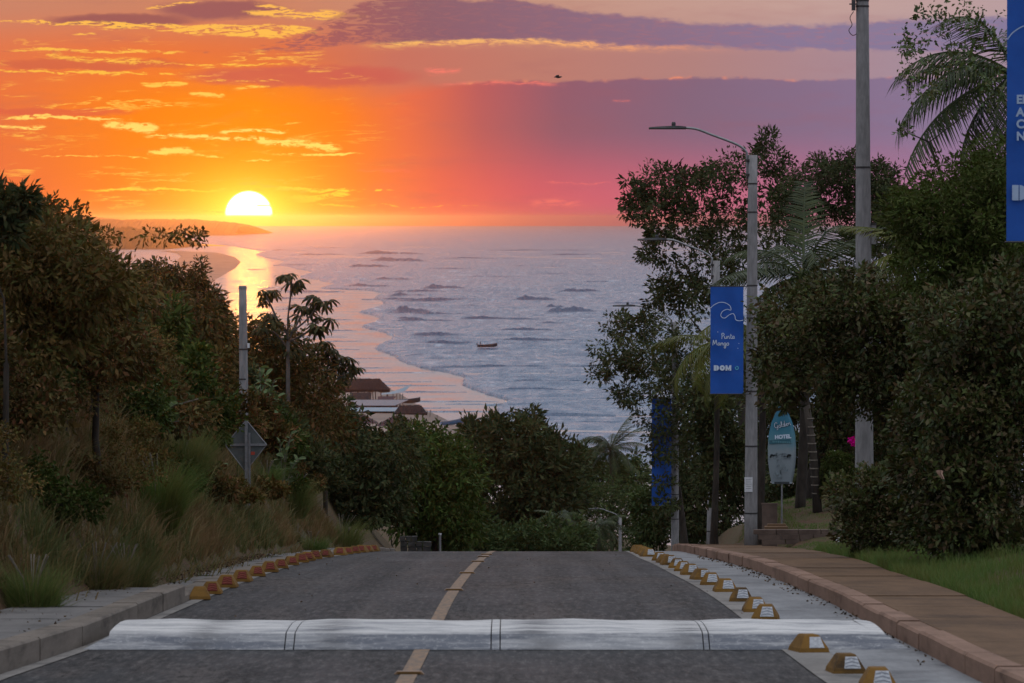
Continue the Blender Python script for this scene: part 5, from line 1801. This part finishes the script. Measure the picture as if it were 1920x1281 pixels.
tree('roadside_bush', 'grey green bushes beyond the crest beside the far street lamp', 'shrub', 1120, 385,
     [(1110, 960, 60, 60), (1160, 940, 60, 50), (1090, 1000, 60, 60), (1200, 970, 50, 60), (1150, 1010, 70, 50)], 8.0, 420, 26, .34, (.26, .09), 'leaf_far', .3, .1, 34, None, .5, twigs=30)
tree('shore_tree', 'broad low tree crown under the small coconut palm', 'tree', 1110, 420,
     [(1090, 870, 40, 26), (1130, 900, 60, 40), (1180, 890, 40, 36), (1070, 910, 50, 50)], 9.0, 320, 24, .4, (.36, .13), 'leaf_far', .2, .15, 35, None, .5, twigs=40)
tree('crest_bush', 'dark filling bush right at the crest behind the road', 'shrub', 880, 200,
     [(880, 1010, 70, 40), (960, 1020, 80, 40), (1050, 1015, 70, 45), (820, 1010, 50, 40)], 5.0, 360, 26, .24, (.2, .07), 'leaf_far', .3, .08, 36, None, .4, twigs=30)
tree('coast_tree', 'hidden dark crown between left slope and red roofs', 'tree', 660, 230,
     [(645, 815, 36, 36), (690, 870, 50, 50), (615, 790, 36, 36)], 6, 260, 24, .26, (.24, .08), 'leaf_dark', .3, .12, 37, None, .5, twigs=30)
palm('small coconut palm standing out against the sea right of centre', 1140, 842, 400, 22, 1.3, 'frond', 41, .16, tilt=(-.3, 1.2))
palm('low palm with hanging fronds below the central dark tree', 1050, 968, 235, 14, .62, 'frond', 42, .12, tilt=(.2, 1.4))
palm('low palm tangled in bushes left of the far street lamp', 1120, 985, 270, 14, .75, 'frond', 43, .12, tilt=(.1, 1.4))


# cecropias: candelabra stems with umbrella leaves
def umbrella_leaf():
    mb = MB(); rng = random.Random(3)
    for k in range(9):
        a = k / 9 * 6.283 + rng.uniform(-.15, .15); L = .34 * rng.uniform(.85, 1.1)
        ca, sa = math.cos(a), math.sin(a)
        def pt(r, w, z): return (ca * r - sa * w, sa * r + ca * w, z)
        mb.add([pt(0, 0, 0), pt(L * .45, .045, -.03), pt(L * .45, -.045, -.03), pt(L * .85, .05, -.15), pt(L * .85, -.05, -.15), pt(L * 1.0, 0, -.27)], [(0, 2, 1), (1, 2, 4, 3), (3, 4, 5)])
    return mb.mesh('umbrella_leaf')


UL = umbrella_leaf(); UL.materials.append(M['cecropia'])


def cecropia(label, base_px, d, stems, seed, n_leaf=7, s=1.0):
    rng = random.Random(seed); k = d / F
    b = P(base_px[0], base_px[1], d); bz = gz(b.x, d)
    t = thing('cecropia', (b.x, d, min(bz, b.z - .2)), label, 'tree', 'cecropia trees on the slope')
    z0 = t.location.z
    L = lambda px, py, dy=0: (P(px, py, d).x - b.x, dy, P(px, py, d).z - z0)
    mb = MB()
    mb.tube([(0, 0, -.2), L(base_px[0], base_px[1])], [.07, .05], 7)
    for st in stems:
        dy = rng.uniform(-.6, .6)
        pts = [Vector(L(px, py, dy * i / (len(st) - 1))) for i, (px, py) in enumerate(st)]
        mb.tube(smooth_path(pts, 4), .026, 6)
        tip = pts[-1]
        for i in range(n_leaf):
            o = bpy.data.objects.new('leaf', UL); COL.objects.link(o); o.parent = t
            a = i * 2.4 + rng.uniform(-.3, .3); r = rng.uniform(.08, .36) * s
            o.location = tip + Vector((math.cos(a) * r, math.sin(a) * r, rng.uniform(-.32, .10) * s))
            o.rotation_euler = (rng.uniform(-.5, .5), rng.uniform(-.5, .5), rng.uniform(0, 6))
            q = s * rng.uniform(.55, .9); o.scale = (q, q, q)
    mb.build('trunk', M['cecropia_bark'], t, True)


M['cecropia_bark'] = plain('cecropia_bark', (.06, .05, .045), (.09, .075, .065), 8, .9)
cecropia('taller cecropia with umbrella leaves silhouetted on the water, right of the concrete pole', (540, 640), 130,
         [[(540, 640), (540, 600), (545, 560), (548, 520)], [(540, 630), (520, 600), (505, 570), (497, 552)], [(538, 620), (520, 600), (508, 590)], [(545, 625), (575, 600), (590, 580), (598, 558)], [(545, 640), (580, 620), (598, 600)], [(538, 650), (520, 630), (510, 622)], [(540, 640), (560, 600), (572, 578)], [(540, 650), (545, 635), (548, 640)]], 3, 8)
cecropia('shorter bushy cecropia at the right end of the left slope', (610, 720), 136,
         [[(610, 720), (600, 680), (592, 650)], [(610, 720), (615, 680), (612, 645)], [(612, 720), (632, 690), (640, 670)], [(610, 720), (590, 690), (578, 672)], [(612, 722), (640, 705), (645, 695)], [(610, 720), (610, 700), (608, 690)]], 5, 9)


# big leaved milkweed with pale rounded leaves
def milk_leaf():
    mb = MB()
    for s in (-1, 1):
        mb.add([(0, 0, 0), (.03, s * .045, .012), (.10, s * .062, .02), (.16, s * .045, .012), (.19, 0, -.005), (.10, 0, 0)], [(0, 1, 2, 5), (5, 2, 3, 4)] if s > 0 else [(5, 2, 1, 0), (4, 3, 2, 5)])
    return mb.mesh('milk_leaf')


ML = milk_leaf(); ML.materials.append(M['leaf_grey'])


def milkweed(label, base_px, d, tips, seed, s=1.0, n=9):
    rng = random.Random(seed)
    b = P(base_px, 800, d); z0 = gz(b.x, d)
    t = thing('milkweed', (b.x, d, z0), label, 'plant', 'grey leaved milkweeds on the bank')
    mb = MB()
    for (px, py) in tips:
        q = P(px, py, d); tip = Vector((q.x - b.x, rng.uniform(-.3, .3), q.z - z0))
        mid_ = Vector((tip.x * .35, tip.y * .4, tip.z * .62))
        pth = smooth_path([(0, 0, -.1), mid_, tip], 5); mb.tube(pth, .012, 6)
        for i in range(n):
            f = 1 - .42 * i / n
            p = pth[min(len(pth) - 1, int(f * (len(pth) - 1)))]
            a = i * 2.4 + rng.uniform(-.4, .4)
            o = bpy.data.objects.new('leaf', ML); COL.objects.link(o); o.parent = t
            o.location = p; o.rotation_euler = (rng.uniform(-.6, .6), -rng.uniform(-.1, 1.1), a)
            q_ = s * rng.uniform(.75, 1.15); o.scale = (q_, q_, q_)
    mb.build('stem', M['bark_pale'], t)


milkweed('pale grey leaved milkweed leaning right on the left bank', 262, 78, [(282, 725), (300, 745), (330, 758), (372, 748), (250, 750), (310, 770), (235, 780), (270, 790), (335, 790), (222, 735)], 1)
milkweed('green milkweed just right of the concrete pole', 490, 116, [(486, 690), (498, 705), (515, 712), (478, 720), (505, 735), (520, 745)], 2, 1.15)
milkweed('dark milkweed clump left of the road sign post', 405, 86, [(400, 880), (412, 900), (392, 910), (404, 930), (415, 870), (385, 935)], 3, .85)
milkweed('milkweed low in the shade right of the road sign', 530, 110, [(525, 825), (545, 815), (535, 850), (560, 860), (515, 870), (550, 890)], 4, 1.0)
0 and milkweed('sparse milkweed at the bottom left of the bank', 40, 52, [(20, 850), (45, 870), (10, 890), (60, 900), (70, 880)], 6, .9)

# ---------------- right side
tree('airy_tree', 'tall airy tree behind the nearest street lamp, open against the sky', 'tree', 1420, 154,
     [(1230, 350, 70, 50), (1300, 340, 80, 66), (1370, 330, 70, 60), (1430, 300, 40, 40), (1280, 420, 90, 60), (1370, 430, 90, 80), (1200, 390, 40, 40), (1230, 470, 50, 40), (1460, 350, 60, 70), (1320, 500, 80, 60), (1440, 270, 22, 24), (1290, 560, 60, 50), (1240, 545, 40, 36)], 4.6, 500, 24, .16, (.15, .055), 'leaf_dark', .15, .16, 51, None, .3, twigs=260)
tree('leaning_tree', 'lower leafy limbs reaching left over the sea beside the road', 'tree', 1290, 188.5,
     [(1170, 615, 40, 30, 2.5), (1220, 610, 45, 36, 2.5), (1150, 670, 44, 36), (1210, 680, 56, 46), (1270, 650, 46, 60, -3), (1300, 740, 56, 70, -3), (1235, 770, 44, 46, -3), (1180, 740, 30, 30), (1245, 835, 46, 36, -3), (1300, 840, 50, 60, -1), (1130, 700, 24, 20), (1240, 812, 34, 24, -3), (1242, 890, 28, 13, -3), (1232, 715, 40, 30, -3), (1242, 935, 26, 16, -3)], 3.4, 470, 24, .17, (.16, .06), 'leaf_dark', .2, .14, 52, None, .3, twigs=220)
tree('shade_tree', 'dense dark tree filling the shade between the street lamps', 'tree', 1360, 200,
     [(1330, 860, 80, 90), (1280, 920, 70, 70), (1400, 800, 80, 120), (1340, 960, 90, 60), (1420, 900, 60, 90), (1380, 690, 60, 90), (1290, 985, 60, 40)], 4.0, 640, 26, .24, (.2, .07), 'leaf_dark', .35, .16, 53, None, .45, twigs=50)
tree('street_shrub', 'dark shrubs around the foot of the banner lamp further back', 'shrub', 1240, 206,
     [(1225, 960, 40, 50), (1260, 930, 40, 50), (1300, 1000, 50, 40), (1215, 1000, 30, 40)], 3.0, 260, 24, .22, (.2, .07), 'leaf_far', .3, .08, 54, None, .4, twigs=30)
tree('flat_tree', 'fine twigged flat topped tree between lamp and tall pole', 'tree', 1580, 122,
     [(1550, 320, 40, 30), (1590, 330, 50, 40), (1640, 340, 40, 36), (1560, 380, 60, 50), (1620, 400, 60, 50), (1500, 360, 40, 50), (1660, 320, 24, 20), (1590, 300, 30, 16), (1480, 420, 50, 60), (1665, 390, 50, 50), (1690, 440, 50, 50), (1640, 450, 60, 50)], 4.0, 640, 26, .14, (.10, .035), 'leaf_dark', .1, .12, 55, None, .35, twigs=160)
palm('coconut palm with dark upright fronds between lamp and tall pole', 1500, 520, 116, 20, 1.0, 'frond', 61, .10, tilt=(-.3, 1.2))
palm('palm with yellow green fronds just right of the nearest street lamp', 1420, 630, 114, 13, .85, 'frond_yellow', 62, .08, tilt=(.3, 1.4))
palm('palm fronds hanging yellow behind the Punta Mango banner', 1335, 640, 128, 11, .78, 'frond_yellow', 63, .07, tilt=(.5, 1.5))
palm('palm with feathery fronds spread against the sky, upper right corner', 1888, 140, 90, 22, 1.15, 'frond', 64, .16, tilt=(-.2, 1.5))
palm('young palm with lit fronds right of the tall pole', 1740, 470, 88, 12, .7, 'frond_yellow', 65, .1, tilt=(.2, 1.2))
tree('loose_tree', 'slender loose branches with few leaves in the upper right sky', 'tree', 1860, 76,
     [(1720, 30, 40, 30), (1760, 60, 50, 40), (1790, 20, 60, 30), (1700, 90, 40, 30), (1740, 130, 50, 36), (1800, 110, 50, 40), (1840, 50, 50, 50), (1730, 170, 40, 20), (1860, 150, 40, 50), (1690, 245, 16, 12)], 2.0, 120, 10, .075, (.075, .035), 'leaf_wax', .1, .07, 56, None, .15, twigs=170)
tree('pinnate_tree', 'soft green fine leaved tree at the right edge by the near banner', 'tree', 1820, 74,
     [(1800, 360, 90, 70), (1740, 420, 80, 70), (1860, 330, 60, 80), (1840, 440, 80, 80), (1700, 380, 40, 36), (1880, 470, 60, 90), (1780, 500, 110, 70)], 3.4, 760, 34, .12, (.085, .026), 'leaf_lime', .2, .1, 57, None, .4, twigs=90)
tree('garden_tree', 'dark garden tree behind the surfboard sign', 'tree', 1520, 120,
     [(1500, 640, 70, 90), (1560, 600, 80, 90), (1450, 760, 50, 80), (1540, 740, 90, 80), (1620, 700, 90, 110), (1600, 820, 80, 70), (1680, 800, 60, 110), (1660, 560, 60, 80)], 4.0, 760, 28, .18, (.13, .05), 'leaf_hedge', .3, .14, 58, None, .45, twigs=60)
tree('hedge_tree', 'broad leafy mass between the tall pole and the right edge', 'tree', 1740, 86,
     [(1500, 600, 90, 70), (1580, 560, 90, 70), (1660, 620, 100, 90), (1540, 680, 90, 70), (1740, 620, 100, 110), (1620, 720, 60, 60), (1700, 720, 90, 80), (1450, 715, 36, 40), (1472, 748, 34, 16), (1430, 660, 16, 30)], 2.6, 860, 30, .14, (.095, .042), 'leaf_hedge', .25, .1, 59, None, .5, twigs=60)
tree('big_bush', 'biggest rounded bush at the right edge above the verge grass', 'shrub', 1830, 72,
     [(1800, 620, 100, 100), (1880, 600, 80, 110), (1780, 760, 110, 110), (1880, 780, 90, 140), (1760, 880, 100, 90), (1860, 920, 110, 110), (1920, 700, 70, 130), (1800, 980, 110, 60), (1900, 1020, 90, 50)], 3.2, 1300, 30, .12, (.085, .042), 'leaf_hedge', .2, .08, 60, None, .55, twigs=80)
tree('low_bush', 'low spreading bush by the right pavement under the tall pole', 'shrub', 1660, 83,
     [(1620, 930, 66, 60), (1690, 920, 70, 60), (1650, 990, 90, 46), (1720, 980, 60, 50)], 2.0, 460, 28, .10, (.075, .036), 'leaf_hedge', .1, .05, 66, None, .5, up=.2, twigs=40)
tree('clipped_bush', 'small clipped fresh green bush left of the tall pole', 'shrub', 1568, 112,
     [(1570, 880, 30, 32), (1590, 890, 30, 34), (1580, 915, 40, 26)], .9, 260, 26, .05, (.06, .028), 'leaf_lime', 0, .04, 67, None, .8, up=.4, twigs=20)
tree('flower_bush', 'bush with a few magenta flowers beside the tall pole', 'shrub', 1600, 110,
     [(1601, 826, 6, 7), (1600, 832, 5, 5)], .3, 10, 14, .03, (.05, .04), 'magenta', 0, .015, 68, None, .3, up=.2, twigs=8)
tree('back_tree', 'dark background tree behind the garden lawn', 'tree', 1640, 140,
     [(1600, 860, 120, 100), (1480, 880, 70, 90), (1700, 860, 100, 120), (1560, 960, 120, 50), (1800, 800, 120, 160)], 3.0, 620, 26, .24, (.18, .07), 'leaf_dark', .35, .16, 69, None, .4, twigs=40)
tree('banner_shrub', 'thin leafy shrub climbing the lamp behind the Punta Mango banner', 'shrub', 1345, 136,
     [(1345, 800, 40, 90), (1320, 760, 40, 60), (1370, 860, 40, 70), (1335, 900, 40, 50)], 2.0, 240, 24, .17, (.16, .055), 'leaf_dark', .3, .06, 70, None, .35, twigs=40)
# a slim leaning trunk behind the surfboard
tt = thing('slender_palm', (P(1525, 940, 112).x, 112, gz(P(1525, 940, 112).x, 112)), 'slim leaning palm trunk between surfboard sign and clipped bush', 'palm')
hh = P(1510, 760, 112).z - tt.location.z
MB().tube([(.1, 0, -.1), (.06, 0, hh * .3), (-.02, 0, hh * .6), (-.16, 0, hh)], [.12, .095, .09, .085], 10).build('trunk', M['bark'], tt, True)
mb = MB()
for i in range(12): mb.tube([(.1 - .2 * i / 12, 0, hh * (i + .4) / 13 - .01), (.1 - .2 * i / 12, 0, hh * (i + .4) / 13 + .015)], .105, 10)
mb.build('leaf_scars', M['bark_pale'], tt)
# pale dead leaf sheath and a broken branch in the big bush
q = P(1762, 892, 69.6)
tl = thing('dead_leaf', q, 'pale curled dead leaf caught in the big bush', 'leaf')
MB().sheet([[(-.06, 0, .07), (.0, -.03, .085), (.05, 0, .07)], [(-.03, 0, .02), (.01, -.03, .03), (.04, 0, .02)], [(.03, 0, -.05), (.05, -.02, -.045), (.07, 0, -.05)]]).build('blade', M['dead_leaf'] if 'dead_leaf' in M else plain('dead_leaf', (.34, .2, .14), (.42, .27, .2), 20, .8), tl)
MB().tube([(.0, -.03, .085), (.01, -.031, .03), (.05, -.022, -.045), (.075, 0, -.10)], .004, 5).build('midrib', M['bark'], tl)


# ---------------- grasses
def mat_grass(name, dry, green, thr, scale=.35):
    m, nt, out = new_mat(name)
    p, x, y, z = world_xyz(nt)
    g = nt.nodes.new('ShaderNodeNewGeometry'); r = X(nt, g.outputs['Random Per Island'])
    n = noise(nt, comb(nt, x * scale * 2.2, y * scale * .6), 1.0, 4.0, .65)
    c = mixc(nt, (n + (r - .5) * .25).ss(thr - .1, thr + .1), dry + (1,), green + (1,))
    c = mixc(nt, r.ss(.6, 1.0) * .5, c, tuple(q * 1.7 for q in dry) + (1,))
    b = nt.nodes.new('ShaderNodeBsdfPrincipled'); nt.links.new(c.s, b.inputs['Base Color']); b.inputs['Roughness'].default_value = .6; b.inputs['Specular IOR Level'].default_value = .2
    t = nt.nodes.new('ShaderNodeBsdfTranslucent'); nt.links.new(c.s, t.inputs[0])
    mx = nt.nodes.new('ShaderNodeMixShader'); mx.inputs[0].default_value = .35
    nt.links.new(b.outputs[0], mx.inputs[1]); nt.links.new(t.outputs[0], mx.inputs[2]); nt.links.new(mx.outputs[0], out.inputs[0])
    return m


M['grass_bank'] = mat_grass('grass_bank', (.19, .115, .052), (.085, .10, .032), .46)
M['grass_lawn'] = mat_grass('grass_lawn', (.11, .12, .03), (.08, .14, .03), .45, .8)
M['grass_tuft'] = mat_grass('grass_tuft', (.16, .15, .05), (.08, .13, .03), .45)


def blades(pos, h, w, rng, lean=.5):
    n = len(pos)
    a = rng.uniform(0, 2 * np.pi, n)
    H = h * rng.uniform(.5, 1.25, n)
    ln = H * lean * rng.uniform(.2, 1.3, n)
    dr = np.stack([np.cos(a), np.sin(a), np.zeros(n)], 1)
    sd = np.stack([-np.sin(a), np.cos(a), np.zeros(n)], 1)
    # face the blade's flat side at random about the stem
    b = rng.uniform(0, 2 * np.pi, n); sd = np.stack([np.cos(b), np.sin(b), np.zeros(n)], 1)
    W = (w * rng.uniform(.6, 1.3, n))[:, None]
    up = np.array([0, 0, 1.0])
    p0, p1 = pos - sd * W / 2, pos + sd * W / 2
    m_ = pos + up * (H * .6)[:, None] + dr * (ln * .35)[:, None]
    p2, p3 = m_ + sd * W * .35, m_ - sd * W * .35
    tip = pos + up * (H * .95)[:, None] + dr * ln[:, None]
    v = np.stack([p0, p1, p2, p3, tip], 1).reshape(-1, 3)
    i = np.arange(n)[:, None] * 5
    tris = np.concatenate([i + np.array([[0, 1, 2]]), i + np.array([[0, 2, 3]]), i + np.array([[3, 2, 4]])], 0)
    return v, tris


def grass(name, label, n, xf, dr_, h, w, mat, seed, lean=.5, cat='grass', tufted=0):
    rng = np.random.default_rng(seed)
    d_ = rng.uniform(0, 1, n) ** 1.0 * (dr_[1] - dr_[0]) + dr_[0]
    x_ = xf(d_, rng.uniform(0, 1, n))
    clump = (hashn(x_ * 3, d_ * 1.3, 1.4) + hashn(x_ * 7 + 3, d_ * 2.1, 1.3)) * .5
    hh_ = h * (.75 + .45 * clump)
    keep = hh_ > .25 * h
    x_, d_, hh_ = x_[keep], d_[keep], hh_[keep]
    if tufted:
        nc = n // tufted
        dc = rng.uniform(0, 1, nc) * (dr_[1] - dr_[0]) + dr_[0]; xc = xf(dc, rng.uniform(0, 1, nc)); sc_ = rng.gamma(3.0, .33, nc)
        ci = rng.integers(0, nc, len(x_)); g = rng.normal(size=(len(x_), 2))
        x_ = xc[ci] + g[:, 0] * .10 * sc_[ci]; d_ = dc[ci] + g[:, 1] * .10 * sc_[ci]; hh_ = h * (.35 + .65 * sc_[ci])
    pos = np.stack([x_, d_, ground(x_, d_) - .03], 1)
    v, tr = blades(pos, hh_, w, rng, lean)
    if tufted:
        vv_ = v.reshape(-1, 5, 3); o_ = g * (hh_ * .35 * rng.uniform(.3, 1.3, len(hh_)))[:, None]
        vv_[:, 2:4, :2] += o_[:, None] * .3; vv_[:, 4, :2] += o_; vv_[:, 4, 2] -= .25 * np.linalg.norm(o_, axis=1); v = vv_.reshape(-1, 3)
    o = link(name, np_mesh(name, v, tris=tr), M[mat])
    return tag(o, label, cat, None, 'stuff')


grass('bank_grass', 'dry brown and green grass covering the left bank', 105000, lambda d, u: x_walk_l(d) - .02 - u * (1.6 + (d - 44) * .03), (44, 132), .34, .019, 'grass_bank', 71, .75, tufted=90)
grass('verge_grass', 'green verge grass along the back of the right pavement', 42000, lambda d, u: x_walk_r(d) + .02 + (u ** 1.6) * 3.0, (44, 96), .26, .009, 'grass_lawn', 72, .5)
grass('lawn', 'short mown lawn behind the nearest street lamp', 34000, lambda d, u: x_walk_r(d) + .1 + u * 3.2, (96, 130), .085, .012, 'grass_lawn', 73, .4)


def tuft(label, px, d, R, h, n, seed, mat='grass_tuft', dz=0.0):
    rng = np.random.default_rng(seed)
    b = P(px, 900, d); z0 = gz(b.x, d)
    t = thing('grass_tuft', (b.x, d, z0 + dz), label, 'grass tuft', 'tall grass tufts on the left bank')
    a = rng.uniform(0, 6.283, n); r = np.sqrt(rng.uniform(0, 1, n)) * R * .45
    pos = np.stack([r * np.cos(a), r * np.sin(a), -.05 * np.ones(n)], 1)
    v, tr = blades(pos, np.full(n, h), .012, rng, .25)
    v = v.reshape(n, 5, 3); out_ = np.stack([np.cos(a), np.sin(a)], 1) * (R * rng.uniform(.2, 1.1, n))[:, None]
    v[:, 2:4, :2] += out_[:, None] * .35; v[:, 4, :2] += out_
    link('blades', np_mesh('tuft', v.reshape(-1, 3), tris=tr), M[mat], t)
    st_ = MB()
    for k in range(7):
        q = rng.uniform(0, 6.28); rr = R * rng.uniform(.2, .7)
        st_.tube([(0, 0, 0), (math.cos(q) * rr * .4, math.sin(q) * rr * .4, h * .8), (math.cos(q) * rr, math.sin(q) * rr, h * 1.15)], [.006, .004, .008], 5)
    st_.build('seed_heads', M['bark_pale'], t)


tuft('large upright green tuft on the bank left of the road sign', 345, 80, .55, 1.1, 1500, 1)
tuft('dark green rounded tuft overhanging the left pavement', 295, 71, .6, 1.0, 1500, 2, 'grass_lawn')
tuft('pale green tuft right of the road sign post', 545, 112, .7, .85, 1300, 3)
tuft('green tuft low on the slope where the left blocks end', 640, 128, .8, .9, 1300, 4)
tuft('tuft of thin grass low at the left edge of the bank', 60, 54, .4, .7, 1200, 5)
tuft('brownish tuft in the middle of the left bank', 180, 60, .5, .7, 1300, 6, 'grass_bank')
tuft('short green tuft at the foot of the concrete pole', 500, 108, .5, .55, 900, 7)
tuft('grass tuft between culvert wall and left slope', 585, 108, .5, .5, 900, 8)
tuft('straw coloured tuft above the left pavement edge', 235, 62, .5, .65, 1200, 9, 'grass_bank')


# litter of dry leaves and clods
def litter(name, label, n, xf, dr_, zoff, size, mat, seed):
    rng = np.random.default_rng(seed)
    d_ = rng.uniform(dr_[0], dr_[1], n); x_ = xf(d_, rng.uniform(0, 1, n))
    pos = np.stack([x_, d_, road_z(d_) + zoff], 1)
    dirs = rng.normal(size=(n, 3)); dirs[:, 2] = abs(dirs[:, 2]) * .25 + .05
    v, q = leaf_quads(pos, dirs, size, size * .6, rng, .4)
    tag(link(name, np_mesh(name, v, quads=q), M[mat]), label, 'litter', None, 'stuff')


M['litter'] = leaf_mat('litter', [(.03, .022, .018), (.06, .04, .028), (.1, .07, .045)], .1)
litter('leaf_litter', 'dry leaves swept along the left pavement', 900, lambda d, u: x_walk_l(d) + .02 + (x_left(d) - .3 - x_walk_l(d)) * u ** 1.8, (46, 90), .16, .05, 'litter', 1)
litter('road_litter', 'scattered dark clods and leaves on the asphalt', 60, lambda d, u: x_left(d) + .3 + u * 6.6, (44, 105), .012, .035, 'litter', 2)
litter('gutter_litter', 'small dry leaves in the gutter below the right kerb', 260, lambda d, u: x_right(d) - .02 - .25 * u ** 2, (44, 100), .012, .05, 'litter', 3)

# ------------------------------------------------------------------ the hazy sea air
def haze():
    x0, x1, y0, y1, z0, z1 = -26000, 26000, -60, 26000, -43.0, 11.0
    mb = MB().box(((x0 + x1) / 2, (y0 + y1) / 2, (z0 + z1) / 2), (x1 - x0, y1 - y0, z1 - z0))
    m, nt, out = new_mat('haze')
    v = nt.nodes.new('ShaderNodeVolumePrincipled')
    v.inputs['Color'].default_value = (.96, .74, .70, 1)
    v.inputs['Density'].default_value = HAZE
    v.inputs['Anisotropy'].default_value = .965
    nt.links.new(v.outputs[0], out.inputs['Volume'])
    tag(mb.build('haze', m), kind='stuff')


HAZE = 5e-5
haze()
